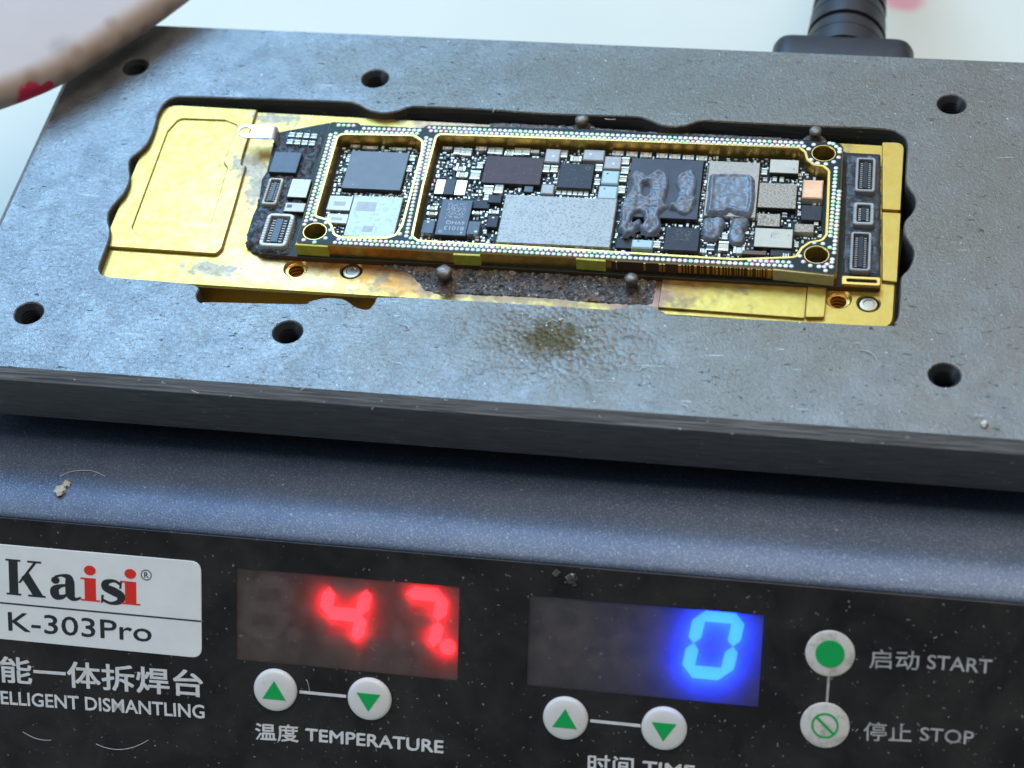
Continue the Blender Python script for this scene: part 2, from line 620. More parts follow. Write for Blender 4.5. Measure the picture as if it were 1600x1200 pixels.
def smooth(pts, closed=True, n=6):
    """Catmull-Rom through the points"""
    out = []
    N = len(pts)
    for i in range(N if closed else N - 1):
        p0, p1, p2, p3 = [Vector(pts[(i + k) % N][:2]) if closed else Vector(pts[max(0, min(N - 1, i + k))][:2]) for k in (-1, 0, 1, 2)]
        for k in range(n):
            t = k / n
            q = 0.5 * ((2 * p1) + (p2 - p0) * t + (2 * p0 - 5 * p1 + 4 * p2 - p3) * t * t + (3 * p1 - p0 - 3 * p2 + p3) * t ** 3)
            out.append((q.x, q.y))
    if not closed:
        out.append(tuple(pts[-1][:2]))
    return out


def circle(x, y, r, n=28):
    return [(x + r * math.cos(2 * math.pi * k / n), y + r * math.sin(2 * math.pi * k / n)) for k in range(n)]


def offset(loop, d):
    """move a ccw loop inwards by d (outwards when negative)"""
    N = len(loop)
    out = []
    for i in range(N):
        p, a, b = Vector(loop[i]), Vector(loop[i - 1]), Vector(loop[(i + 1) % N])
        e1, e2 = (p - a), (b - p)
        if e1.length < 1e-7 or e2.length < 1e-7:
            out.append(tuple(p))
            continue
        e1.normalize()
        e2.normalize()
        n1, n2 = Vector((-e1.y, e1.x)), Vector((-e2.y, e2.x))
        nn = n1 + n2
        if nn.length < 1e-6:
            nn = n1
        nn.normalize()
        k = d / max(0.5, nn.dot(n1))
        q = p + nn * k
        out.append((q.x, q.y))
    return out


def slab(outer, holes, z0, z1, ch=0.1, chh=0.06, mi=(0, 0, 0, 0), b=None, floor=True):
    """solid plate with through holes; mi = material index of top, chamfer, outer wall, hole wall"""
    b = b or bmesh.new()
    outer = ccw(outer)
    holes = [ccw(h) for h in holes]

    def ring(loop, z):
        return [b.verts.new((x, y, z)) for x, y in loop]

    def skirt(lo, up, m_, flip=False):
        N = len(lo)
        for i in range(N):
            q = [lo[i], lo[(i + 1) % N], up[(i + 1) % N], up[i]]
            if flip:
                q.reverse()
            f = b.faces.new(q)
            f.material_index = m_

    top_o = ring(offset(outer, ch), z1)
    mid_o = ring(outer, z1 - ch)
    bot_o = ring(outer, z0)
    skirt(mid_o, top_o, mi[1])
    skirt(bot_o, mid_o, mi[2])
    tops, bots = [top_o], [bot_o]
    for h in holes:
        th = ring(offset(h, -chh), z1)
        mh = ring(h, z1 - chh)
        bh = ring(h, z0)
        skirt(mh, th, mi[1], True)
        skirt(bh, mh, mi[3], True)
        tops.append(th)
        bots.append(bh)
    for rings, m_, flip in ((tops, mi[0], False), (bots, mi[2], True)):
        if flip and not floor:
            continue
        flat = [v for r in rings for v in r]
        for t in tessellate_polygon([[v.co.copy() for v in r] for r in rings]):
            vs = [flat[i] for i in t]
            try:
                f = b.faces.new(vs)
            except ValueError:
                continue
            f.normal_update()
            if (f.normal.z > 0) == flip:
                f.normal_flip()
            f.material_index = m_
    return b


def rbox(cx, cy, sx, sy, z0, z1, rot=0.0, bev=0.05, b=None, mi_top=0, mi_side=0):
    """box with chamfered top edges, turned by rot"""
    b = b or bmesh.new()
    c_, s_ = math.cos(rot), math.sin(rot)

    def P(u, v, z):
        return b.verts.new((cx + u * c_ - v * s_, cy + u * s_ + v * c_, z))
    hx, hy = sx / 2, sy / 2
    bev = min(bev, hx * 0.6, hy * 0.6, (z1 - z0) * 0.6)
    q = ((-1, -1), (1, -1), (1, 1), (-1, 1))
    r0 = [P(i * hx, j * hy, z0) for i, j in q]
    r1 = [P(i * hx, j * hy, z1 - bev) for i, j in q]
    r2 = [P(i * (hx - bev), j * (hy - bev), z1) for i, j in q]
    for lo, up, m_ in ((r0, r1, mi_side), (r1, r2, mi_top)):
        for i in range(4):
            f = b.faces.new((lo[i], lo[(i + 1) % 4], up[(i + 1) % 4], up[i]))
            f.material_index = m_
    f = b.faces.new(r2)
    f.material_index = mi_top
    b.faces.new(list(reversed(r0))).material_index = mi_side
    return b


def lathe(profile, cx, cy, seg=24, b=None, mi=0, close=False, M4=None):
    """spin (r, z) pairs about the vertical through cx, cy"""
    b = b or bmesh.new()
    rings = []
    for r, z in profile:
        if r < 1e-6:
            rings.append([b.verts.new((cx, cy, z))])
        else:
            rings.append([b.verts.new((cx + r * math.cos(2 * math.pi * k / seg), cy + r * math.sin(2 * math.pi * k / seg), z)) for k in range(seg)])
    for a, c in zip(rings, rings[1:]):
        for k in range(seg):
            k2 = (k + 1) % seg
            if len(a) == 1 and len(c) == 1:
                continue
            if len(a) == 1:
                f = b.faces.new((a[0], c[k2], c[k]))
            elif len(c) == 1:
                f = b.faces.new((a[k], a[k2], c[0]))
            else:
                f = b.faces.new((a[k], a[k2], c[k2], c[k]))
            f.material_index = mi
    return b


def tube(path, radii, seg=8, b=None, mi=0, cap=True):
    b = b or bmesh.new()
    rings = []
    up0 = Vector((0, 0, 1))
    for i, p in enumerate(path):
        p = Vector(p)
        d = Vector(path[min(i + 1, len(path) - 1)]) - Vector(path[max(i - 1, 0)])
        d.normalize()
        s_ = d.cross(up0)
        if s_.length < 1e-4:
            s_ = d.cross(Vector((0, 1, 0)))
        s_.normalize()
        u = s_.cross(d)
        r = radii[i] if isinstance(radii, (list, tuple)) else radii
        rings.append([b.verts.new(p + s_ * (r * math.cos(2 * math.pi * k / seg)) + u * (r * math.sin(2 * math.pi * k / seg))) for k in range(seg)])
    for a, c in zip(rings, rings[1:]):
        for k in range(seg):
            b.faces.new((a[k], a[(k + 1) % seg], c[(k + 1) % seg], c[k])).material_index = mi
    if cap:
        b.faces.new(list(reversed(rings[0]))).material_index = mi
        b.faces.new(rings[-1]).material_index = mi
    return b


def blob(poly, z0, h, amp=0.15, freq=1.2, res=0.16, soft=0.5, holes=(), seed=0.0, octs=4, rim=0.0):
    """lump of paste: a height field over an outline, falling to z0 at its border"""
    P = np.array(poly)
    loops = [P] + [np.array(q) for q in holes]
    x0, y0 = P.min(0) - res
    x1, y1 = P.max(0) + res
    nx, ny = int((x1 - x0) / res) + 1, int((y1 - y0) / res) + 1
    X, Y = np.meshgrid(x0 + np.arange(nx) * res, y0 + np.arange(ny) * res, indexing='ij')
    ins = np.zeros(X.shape, bool)
    D = np.full(X.shape, 1e9)
    for L in loops:
        for i in range(len(L)):
            ax, ay = L[i]
            bx, by = L[(i + 1) % len(L)]
            cond = (ay > Y) != (by > Y)
            with np.errstate(divide='ignore', invalid='ignore'):
                xi = (bx - ax) * (Y - ay) / (by - ay if by != ay else 1e-12) + ax
            ins ^= cond & (X < xi)
            dx, dy = bx - ax, by - ay
            t = np.clip(((X - ax) * dx + (Y - ay) * dy) / (dx * dx + dy * dy + 1e-12), 0, 1)
            D = np.minimum(D, np.hypot(X - ax - t * dx, Y - ay - t * dy))
    b = bmesh.new()
    V = {}
    S = np.where(ins, D, -D)
    keep = S > -res * 1.5
    for i in range(nx):
        for j in range(ny):
            if not keep[i, j]:
                continue
            d = S[i, j]
            x, y = X[i, j], Y[i, j]
            if d <= 0.02:
                z = z0 - 0.12
            else:
                k = 1 - math.exp(-d / soft * 1.6)
                k = math.sqrt(k)
                nz = noise.fractal(Vector((x * freq + seed, y * freq, seed)), 0.8, 2.1, octs)
                nz += (0.22 if octs > 2 else 0.12) * (0.5 - abs(noise.noise(Vector((x * freq * 2.6 + seed, y * freq * 2.6, 4.0 + seed)))) * 2.2)
                z = z0 + h * k + amp * nz * k + rim * math.exp(-((d - soft) / (soft * 0.5)) ** 2)
                z = max(z, z0 + 0.02)
            V[i, j] = b.verts.new((x + noise.noise(Vector((x * 2, y * 2, 3.1 + seed))) * res * 0.5, y + noise.noise(Vector((x * 2, y * 2, 9.7 + seed))) * res * 0.5, z))
    for i in range(nx - 1):
        for j in range(ny - 1):
            q = [V.get((i, j)), V.get((i + 1, j)), V.get((i + 1, j + 1)), V.get((i, j + 1))]
            if all(q) and max(S[i, j], S[i + 1, j], S[i + 1, j + 1], S[i, j + 1]) > 0:
                b.faces.new(q)
    lone = [v for v in b.verts if not v.link_faces]
    for v in lone:
        b.verts.remove(v)
    return b


def text_mesh(body, offset_=0.0, ext=0.02):
    c_ = bpy.data.curves.new('lettering', 'FONT')
    c_.body = body
    c_.size = 1
    c_.offset = offset_
    c_.resolution_u = 3
    t_ = bpy.data.objects.new('lettering', c_)
    COL.objects.link(t_)
    dg = bpy.context.evaluated_depsgraph_get()
    me = bpy.data.meshes.new_from_object(t_.evaluated_get(dg))
    bpy.data.objects.remove(t_)
    return me


def fit(me, x0, y0, x1, y1, z, thick=0.03):
    """scale a flat mesh into a rectangle and give it a little depth"""
    co = np.array([v.co[:] for v in me.vertices])
    lo, hi = co.min(0), co.max(0)
    for v in me.vertices:
        v.co.x = x0 + (v.co.x - lo[0]) / (hi[0] - lo[0]) * (x1 - x0)
        v.co.y = y0 + (v.co.y - lo[1]) / max(1e-9, hi[1] - lo[1]) * (y1 - y0)
        v.co.z = z
    b = bmesh.new()
    b.from_mesh(me)
    bmesh.ops.recalc_face_normals(b, faces=b.faces)
    for f in b.faces:
        if f.normal.z < 0:
            f.normal_flip()
    r = bmesh.ops.extrude_face_region(b, geom=list(b.faces))
    for g_ in r['geom']:
        if isinstance(g_, bmesh.types.BMVert):
            g_.co.z += thick
    return b


# ------------------------------------------------------------------ setting: the table
b = bmesh.new()
N = 40
vs = [[b.verts.new((-500 + 1300 * i / N, -420 + 1300 * j / N, -42)) for j in range(N + 1)] for i in range(N + 1)]
for i in range(N):
    for j in range(N):
        b.faces.new((vs[i][j], vs[i + 1][j], vs[i + 1][j + 1], vs[i][j + 1]))
o = obj('tabletop', b, 'table')
o['kind'] = 'structure'
o['label'] = 'pale bluish white tablecloth surface with small pink print'

# ------------------------------------------------------------------ preheating station
station = thing('preheating_station', (50, 15, -42), 'dark blue preheating station with sloping black control panel and lit red and blue displays', 'soldering station')
XL, XR = -10.5, 114.0
prof = [(56, -11.25), (-14.9, -11.25)]
Rr, A = 9.0, math.radians(27)
for k in range(1, 9):
    a = A * k / 8
    prof.append((-14.9 - Rr * math.sin(a), -11.25 - Rr * (1 - math.cos(a))))
ly, lz = prof[-1]
prof.append((ly - 0.10, lz - 0.14))
prof.append((ly - 0.08, lz - 0.62))
prof.append((ly + 0.45, lz - 0.62))
q = P0 - PN * 1.2
for dv in (-0.2, -33.0):
    r_ = q + PV * dv
    prof.append((r_.y, r_.z))
prof += [(prof[-1][0], -40.5), (56, -40.5)]
b = bmesh.new()
XS = [XL] + [XL + (XR - XL) * k / 12 for k in range(1, 12)] + [XR]
rings = [[b.verts.new((x, y, z)) for y, z in prof] for x in XS]
for a_, c_ in zip(rings, rings[1:]):
    for k in range(len(prof)):
        k2 = (k + 1) % len(prof)
        b.faces.new((a_[k], a_[k2], c_[k2], c_[k]))
b.faces.new(rings[0])
b.faces.new(list(reversed(rings[-1])))
bmesh.ops.recalc_face_normals(b, faces=b.faces)
obj('housing', b, 'housing', station)
for x, y in ((0, -24), (104, -24), (0, 48), (104, 48)):
    obj('foot', lathe([(0, -42), (5, -42), (5.4, -41.5), (5.4, -40.5), (0, -40.5)], x, y), 'rubber', station)
# carrier block under the plate
obj('heater_block', rbox(50, 22, 92, 40, -11.24, -7.03, 0, 0.3), 'plate_edge', station)

# sloping panel with two openings for the displays
win = []
for TL, TR, BR, BL in (((370, 889), (718, 915), (715, 1060), (368, 1034)), ((826, 929), (1193, 962), (1185, 1107), (824, 1069))):
    P = [pan(*p) for p in (TL, TR, BR, BL)]
    win.append(((P[0][0] + P[3][0]) / 2, (P[1][0] + P[2][0]) / 2, (P[2][1] + P[3][1]) / 2, (P[0][1] + P[1][1]) / 2))


def rect(x0, x1, y0, y1):
    return [(x0, y0), (x1, y0), (x1, y1), (x0, y1)]


b = slab(rect(XL + 0.5, XR - 0.5, -32.5, -0.35), [rect(*w_) for w_ in win], -1.2, 0, 0.05, 0.0)
b.transform(PM)
panel = obj('control_panel', b, 'film', station)


def on_panel(name, b, mats, parent=None, label=None, kind=None, angle=30):
    b.transform(PM)
    return obj(name, b, mats, parent or station, label, kind, angle)


# seven segment digits
def seg_polys(cx, cy, W, H, t, sl):
    """a..g as bars of a slanted digit"""
    hw, hh = W / 2, H / 2
    g_ = t * 0.02

    def S(p):
        return (cx + p[0] + sl * p[1], cy + p[1])

    def bar(p, q, tt):
        p, q = Vector(p), Vector(q)
        d = (q - p).normalized()
        nn = Vector((-d.y, d.x)) * tt / 2
        p += d * g_
        q -= d * g_
        k = d * tt / 2
        return [S(v) for v in (p, p + k - nn, q - k - nn, q, q - k + nn, p + k + nn)]
    return {'a': bar((-hw, hh), (hw, hh), t), 'b': bar((hw, hh), (hw, 0), t), 'c': bar((hw, 0), (hw, -hh), t),
            'd': bar((-hw, -hh), (hw, -hh), t), 'e': bar((-hw, 0), (-hw, -hh), t), 'f': bar((-hw, hh), (-hw, 0), t),
            'g': bar((-hw, 0), (hw, 0), t)}


def bar_mesh(poly, n0, n1):
    return slab(poly, [], n0, n1, 0.02)


def display(w_, wm, lit_mat, digits, label, depth):
    x0, x1, y0, y1 = w_
    # open box behind the window
    b = bmesh.new()
    lo = [b.verts.new((x, y, -depth - 0.5)) for x, y in rect(x0 - 0.3, x1 + 0.3, y0 - 0.3, y1 + 0.3)]
    hi = [b.verts.new((x, y, -0.25)) for x, y in rect(x0 - 0.3, x1 + 0.3, y0 - 0.3, y1 + 0.3)]
    b.faces.new(lo)
    for i in range(4):
        b.faces.new((hi[i], hi[(i + 1) % 4], lo[(i + 1) % 4], lo[i]))
    box = on_panel('display_unit', b, 'display_box', None, label)
    for cx, cy, W, H, t, lit in digits:
        for k, poly in seg_polys(cx, cy, W, H, t, 0.16).items():
            on_panel('led_segment', bar_mesh(poly, -depth - 0.45, -depth), lit_mat if k in lit else 'led_off', box,
                     'lit segment' if k in lit else None)
        dot = circle(cx + W / 2 + t * 1.05 - 0.13 * H / 2, cy - H / 2 + t * 0.1, t * 0.62, 14)
        on_panel('led_dot', bar_mesh(dot, -depth - 0.45, -depth), lit_mat if '.' in lit else 'led_off', box, 'lit decimal dot' if '.' in lit else None)
    b = bmesh.new()
    f = b.faces.new([b.verts.new((x, y, -0.12)) for x, y in rect(x0 - 0.2, x1 + 0.2, y0 - 0.2, y1 + 0.2)])
    on_panel('display_window', b, wm, box)
    return box


def dig(px0, py0, px1, py1, lit, t):
    """digit from the photo: centres of its top and bottom ends"""
    a, c_ = pan(px0, py0), pan(px1, py1)
    return a, c_


def mk(cpx, cpy, W, H, t, lit):
    c_ = pan(cpx, cpy)
    return (c_[0], c_[1], W, H, t, lit)


display(win[0], 'win_red', 'led_red',
        [mk(414, 952, 4.0, 5.9, 1.4, ''), mk(534, 963, 4.0, 5.9, 1.4, 'fgbc'), mk(654, 972, 4.0, 5.9, 1.4, 'abc.')],
        'temperature display showing 47 in red', 0.5)
display(win[1], 'win_blue', 'led_blue',
        [mk(882, 992, 4.1, 6.4, 1.35, ''), mk(998, 1002, 4.1, 6.4, 1.35, ''), mk(1113, 1013, 4.1, 6.4, 1.35, 'abcdef')],
        'time display showing 0 in blue', 0.95)


def put_text(body, px, py, px1, py1, hgt, mat_, parent=None, bold=0.0, n0=0.004, name='lettering', th=0.025):
    """px,py = lower left of the lettering, px1,py1 = lower right, in the photo"""
    a, c_ = pan(px, py), pan(px1, py1)
    b = bmesh.new()
    for k_ in range(3 if bold > 0 else 1):
        o_ = bold * k_
        t2 = fit(text_mesh(body), a[0] + o_, o_ * (k_ != 1), a[0] + math.hypot(c_[0] - a[0], c_[1] - a[1]) - 2 * bold + o_, hgt - 2 * bold + o_ * (k_ != 1), n0 + 0.002 * k_, th)
        tm = bpy.data.meshes.new('lettering')
        t2.to_mesh(tm)
        b.from_mesh(tm)
    ang = math.atan2(c_[1] - a[1], c_[0] - a[0])
    b.transform(Matrix.Translation((a[0], a[1], 0)) @ Matrix.Rotation(ang, 4, 'Z') @ Matrix.Translation((-a[0], 0, 0)))
    return on_panel(name, b, mat_, parent)


for body, x0_, y0_, x1_, y1_, h_, mt, bo in (
        ('温度', 399, 1156, 467, 1160, 2.05, 'white_print', 0.04), ('TEMPERATURE', 477, 1157.5, 693, 1177.5, 1.52, 'white_print', 0.05),
        ('启动', 1358, 1044, 1436, 1047.5, 2.10, 'grey_print', 0.015), ('START', 1448, 1045, 1549, 1053, 1.55, 'grey_print', 0.015),
        ('停止', 1349, 1157, 1424, 1160.5, 2.10, 'grey_print', 0.015), ('STOP', 1437, 1157, 1521, 1164, 1.50, 'grey_print', 0.015),
        ('时间', 918, 1206, 990, 1212, 2.10, 'white_print', 0.04), ('TIME', 1003, 1209, 1085, 1217, 1.52, 'white_print', 0.05)):
    put_text(body, x0_, y0_, x1_, y1_, h_, mt, None, bo)
ta = pan(0, 1066)
tb = pan(318, 1090)
me = text_mesh('智能一体拆焊台')
wch = (tb[0] - ta[0]) / 5.98
bb = bmesh.new()
for k_, (ox, oy) in enumerate(((0, 0), (0.13, 0), (0, 0.10), (0.13, 0.10), (0.065, 0.05))):
    t2 = fit(me.copy(), tb[0] - 7 * wch + 0.05 + ox, oy, tb[0] - 0.13 + ox, 3.05 + oy, 0.004 + 0.002 * k_, 0.025)
    tm = bpy.data.meshes.new('lettering')
    t2.to_mesh(tm)
    bb.from_mesh(tm)
ang = math.atan2(tb[1] - ta[1], tb[0] - ta[0])
bb.transform(Matrix.Translation((tb[0], tb[1], 0)) @ Matrix.Rotation(ang, 4, 'Z') @ Matrix.Translation((-tb[0], 0, 0)))
on_panel('lettering', bb, 'white_print')
ta = pan(0, 1100)
tb = pan(320, 1123)
me = text_mesh('INTELLIGENT DISMANTLING', 0.016)
ww = (tb[0] - ta[0]) * 23.0 / 20.15
bb = fit(me, tb[0] - ww, 0, tb[0], 1.62, 0.004, 0.025)
bb.transform(Matrix.Translation((tb[0], tb[1], 0)) @ Matrix.Rotation(math.atan2(tb[1] - ta[1], tb[0] - ta[0]), 4, 'Z') @ Matrix.Translation((-tb[0], 0, 0)))
on_panel('lettering', bb, 'white_print')

# white name plate
sa, sb, sc_ = pan(314, 882), pan(316, 1026), pan(0, 850)
sx1 = (sa[0] + sb[0]) / 2
sy1, sy0 = pan(200, 867.5)[1], pan(200, 1017)[1]
sx0 = XL + 2.6
b = slab(fillet(rect(sx0, sx1, sy0, sy1), 1.2), [], 0.002, 0.10, 0.04)
plate_lbl = on_panel('name_plate', b, 'sticker')
dv = pan(160, 956)[1]
on_panel('divider_line', slab(rect(sx0 + 0.05, sx1 - 0.02, dv - 0.09, dv + 0.09), [], 0.10, 0.125, 0.004), 'ink_black', plate_lbl)
put_text('K-303Pro', 14, 985, 238, 1003, 2.25, 'ink_black', plate_lbl, 0.03, 0.10)


def strokes(parts, bx, by, s_, name, mat_, sx=1.0):
    """letter drawn from flat pieces: polygons given in em units"""
    b = bmesh.new()
    for k, poly in enumerate(parts):
        pl = [(bx + x * s_ * sx, by + y * s_) for x, y in poly]
        slab(pl, [], 0.10, 0.125 + 0.003 * k, 0.002, b=b)
    return on_panel(name, b, mat_, plate_lbl)


def ribbon(cl, wd):
    """variable width stroke along a smooth centre line"""
    c_ = smooth(cl, False, 6)
    ws = smooth([(i, w_) for i, w_ in enumerate(wd)], False, 6)
    L_, R_ = [], []
    for i, p in enumerate(c_):
        d = Vector(c_[min(i + 1, len(c_) - 1)]) - Vector(c_[max(i - 1, 0)])
        d.normalize()
        nn = Vector((-d.y, d.x)) * ws[min(i, len(ws) - 1)][1] / 2
        L_.append((p[0] + nn.x, p[1] + nn.y))
        R_.append((p[0] - nn.x, p[1] - nn.y))
    return L_ + R_[::-1]


K_ = [[(0.08, 0), (0.33, 0), (0.33, 1), (0.08, 1)], [(0, 0), (0.41, 0), (0.41, 0.05), (0, 0.05)], [(0, 0.95), (0.41, 0.95), (0.41, 1), (0, 1)],
      [(0.33, 0.36), (0.40, 0.36), (0.86, 0.96), (0.77, 0.96)], [(0.60, 0.95), (0.98, 0.95), (0.98, 1), (0.60, 1)],
      [(0.42, 0.52), (0.62, 0.68), (1.02, 0.03), (0.74, 0.03)], [(0.60, 0), (1.08, 0), (1.08, 0.05), (0.60, 0.05)]]
a_ = [[(0.38, 0.08), (0.60, 0.08), (0.60, 0.50), (0.38, 0.50)], ribbon([(0.49, 0.46), (0.46, 0.62), (0.30, 0.66), (0.14, 0.60)], [0.22, 0.17, 0.07, 0.07]),
      circle(0.15, 0.51, 0.10, 16), ribbon([(0.44, 0.40), (0.26, 0.36), (0.13, 0.25), (0.15, 0.08), (0.28, 0.05), (0.42, 0.14)], [0.06, 0.10, 0.20, 0.20, 0.13, 0.05]),
      ribbon([(0.48, 0.14), (0.54, 0.05), (0.64, 0.03), (0.74, 0.09)], [0.20, 0.15, 0.08, 0.05])]
i_ = [[(0.09, 0), (0.35, 0), (0.35, 0.64), (0.09, 0.64)], [(0, 0), (0.44, 0), (0.44, 0.045), (0, 0.045)], [(0, 0.60), (0.35, 0.60), (0.35, 0.645), (0, 0.645)],
      circle(0.22, 0.86, 0.135, 22)]
s_ = [ribbon([(0.46, 0.56), (0.32, 0.64), (0.14, 0.58), (0.14, 0.44), (0.30, 0.35), (0.46, 0.24), (0.44, 0.08), (0.24, 0.01), (0.05, 0.09)],
             [0.07, 0.08, 0.15, 0.20, 0.23, 0.20, 0.15, 0.08, 0.07]),
      [(0.43, 0.44), (0.48, 0.44), (0.50, 0.66), (0.46, 0.66)], [(0.02, 0.0), (0.06, 0.0), (0.09, 0.22), (0.03, 0.22)]]
for px, py, px1, gl, mt, unit in ((11, 928, 72, K_, 'ink_black', 1.08), (78, 933.5, 127, a_, 'ink_black', 0.74), (127, 937.5, 157, i_, 'ink_red', 0.44),
                                  (157, 941, 192, s_, 'ink_black', 0.50), (190, 943, 220, i_, 'ink_red', 0.44)):
    a0 = pan(px, py)
    a1 = pan(px1, py + (px1 - px) * 0.095)
    S_ = 4.15
    strokes(gl, a0[0], a0[1], S_, 'logo_letter', mt, (a1[0] - a0[0]) / (unit * S_))
rx, ry = pan(229, 898)
b = slab(circle(rx, ry, 0.62, 24), [circle(rx, ry, 0.52, 24)], 0.10, 0.125, 0.003, 0.003)
on_panel('registered_mark', b, 'ink_black', plate_lbl)
me = text_mesh('R', 0.01)
on_panel('registered_mark', fit(me, rx - 0.24, ry - 0.33, rx + 0.27, ry + 0.33, 0.10, 0.025), 'ink_black', plate_lbl)


def button(px, py, sym, flat, label):
    x, y = pan(px, py)
    r = 2.42
    if flat:
        pr = [(r + 0.12, 0.002), (r + 0.1, 0.06), (r - 0.05, 0.11), (0.0, 0.14)]
        top = 0.145
    else:
        pr = [(r, 0.002), (r, 0.26), (r - 0.10, 0.46), (r - 0.35, 0.60), (r * 0.55, 0.66), (0, 0.68)]
        top = 0.68
    bt = on_panel('button', lathe(pr, x, y, 40), 'button2' if flat else 'button', None, label, angle=60)
    if not flat:
        on_panel('button_gap', slab(circle(x, y, r + 0.24, 40), [circle(x, y, r + 0.01, 40)], 0.001, 0.02, 0.005, 0.0), 'rubber_groove', bt)
    k = 1.12
    if sym == 'up':
        sh = [[(-1.18, -0.82), (1.18, -0.82), (0, 1.12)]]
    elif sym == 'down':
        sh = [[(-1.18, 0.72), (1.18, 0.72), (0, -1.15)]]
    elif sym == 'disc':
        sh = [circle(0, 0, 1.50, 36)]
    else:
        sh = None
    if sh:
        b = slab([(x + p * k if sym != 'disc' else x + p, y + q * k if sym != 'disc' else y + q) for p, q in sh[0]], [], top - 0.12, top + 0.03, 0.01)
    else:
        b = slab(circle(x, y, 1.42, 36), [circle(x, y, 1.20, 36)], top - 0.12, top + 0.03, 0.01, 0.01)
        c_, s2 = math.cos(-0.75), math.sin(-0.75)
        slab([(x + u * c_ - v * s2, y + u * s2 + v * c_) for u, v in ((-1.25, -0.15), (1.25, -0.15), (1.25, 0.15), (-1.25, 0.15))], [], top - 0.12, top + 0.025, 0.01, b=b)
    on_panel('button_symbol', b, 'green', bt)


button(431, 1077, 'up', False, 'white button with green up triangle above TEMPERATURE')
button(578, 1091, 'down', False, 'white button with green down triangle above TEMPERATURE')
button(884, 1121, 'up', False, 'white button with green up triangle above TIME')
button(1038, 1137, 'down', False, 'white button with green down triangle above TIME')
button(1297, 1021, 'disc', True, 'white START button with solid green disc')
button(1289, 1133, 'stop', True, 'grubby white STOP button with green barred circle')
for p, q, mt, wd in (((468, 1081), (541, 1088), 'white_print', 0.17), ((922, 1126), (1001, 1134), 'white_print', 0.17), ((1295, 1057), (1292, 1097), 'grey_print', 0.13)):
    a, c_ = Vector(pan(*p)), Vector(pan(*q))
    d = (c_ - a).normalized()
    nn = Vector((-d.y, d.x)) * wd
    on_panel('link_line', slab([tuple(v) for v in (a - nn, c_ - nn, c_ + nn, a + nn)], [], 0.003, 0.03, 0.005), mt)

# ------------------------------------------------------------------ heating plate
plate = thing('heating_plate', (50, 21, -7), 'thick scuffed grey metal plate with threaded holes around a cut-out for the gold jig', 'metal plate')
cut_px = [(258, 160), (273, 152), (300, 151), (400, 154), (530, 158.5), (556, 162), (577, 172), (600, 176.5), (622, 173), (640, 167), (662, 166.5), (760, 171), (860, 178), (985, 182), (1012, 187),
          (1035, 196), (1055, 198), (1075, 195), (1095, 189), (1130, 190), (1250, 196), (1375, 201), (1406, 209), (1417, 224), (1416, 250), (1415, 281), (1419, 293), (1428, 306),
          (1430, 320), (1424, 333), (1414, 345), (1412, 362), (1419, 376), (1427, 390), (1426, 405), (1419, 420), (1408, 433), (1406, 460), (1403, 492), (1397, 503), (1380, 508),
          (1200, 499), (1060, 492), (1035, 486), (1020, 478), (1000, 474), (978, 477), (965, 481), (940, 482), (800, 473), (680, 466), (600, 463.5), (588, 465), (584, 473), (576, 482), (566, 482),
          (555, 478), (540, 468), (525, 465), (505, 465), (480, 471), (468, 474), (330, 471), (313, 472), (307, 462), (309, 447), (270, 440), (185, 433), (163, 430), (155, 420), (160, 402), (170, 375), (172, 358), (169, 345),
          (171, 330), (182, 315), (195, 300), (203, 280), (202, 262), (204, 248), (216, 238), (232, 222), (243, 195), (248, 176)]
cut = smooth(ats(cut_px, 0), True, 4)
holes_mm = [(0, 42.28), (30.85, 42.1), (100, 42.28), (0, 0), (29.87, -0.2), (100, 0)]
outer = fillet([(-8.9, -9.0), (117, -9.0), (117, 51.4), (-8.9, 51.4)], [2.5, 2.5, 7, 7], 8)
b = slab(outer, [cut] + [circle(x, y, 1.62, 32) for x, y in holes_mm], -7.0, 0, 1.05, 0.14, (0, 1, 2, 3))
for f in b.faces:
    ce = f.calc_center_median()
    if f.material_index == 1 and (0 < ce.x < 108 and -7 < ce.y < 48):
        f.material_index = 0
obj('plate_body', b, ['plate', 'plate_rim', 'plate_edge', 'plate_edge'], plate)
for x, y in holes_mm:
    pr = [(1.66, -0.10)]
    z = -0.55
    pr.append((1.30, -0.5))
    while z > -5.5:
        pr += [(1.12, z - 0.2), (1.30, z - 0.42)]
        z -= 0.44
    pr += [(1.2, -6.9), (0, -6.9)]
    bb = lathe(pr, x, y, 28)
    bmesh.ops.reverse_faces(bb, faces=bb.faces)
    obj('threaded_hole', bb, 'hole_dark', plate, angle=20)

# ------------------------------------------------------------------ gold jig
ZF = -1.1
jig = thing('gold_jig', (50, 21, -5.2), 'gold coloured metal jig with heat stains set in the plate and carrying the circuit board', 'jig')
jx0, jx1, jy0, jy1 = 5.0, 94.75, 7.45, 36.25
front = [at(168, 437, ZF), at(600, 463, ZF), at(1035, 486, ZF), at(1380, 505, ZF)]
jo = fillet([(jx0 - 0.35, front[0][1] - 0.05), (front[2][0], front[0][1] + 0.02), (jx1 - 0.1, front[0][1] + 0.05), (jx1 + 0.1, 35.95), (jx0 - 0.1, 36.4)], [2.0, 0, 2.0, 2.6, 2.6], 8)
h1, h2 = at(462, 419, ZF), at(1310, 467, ZF)
m1, m2 = at(549, 423, ZF), at(1357, 474, ZF)
jh = [circle(*h1, 1.25, 26), circle(*h2, 1.30, 26), circle(*m1, 1.18, 26), circle(*m2, 1.18, 26)]
b = slab(jo, jh, -4.4, ZF, 0.22, 0.16, (0, 0, 0, 0))
obj('jig_base', b, 'gold', jig)
fl = [(16, 4.15), (43.5, 4.15), (43.5, 9.5), (16, 9.5)]
obj('flange', slab(fl, [], -7.02, -4.41, 0.15), 'gold', jig)
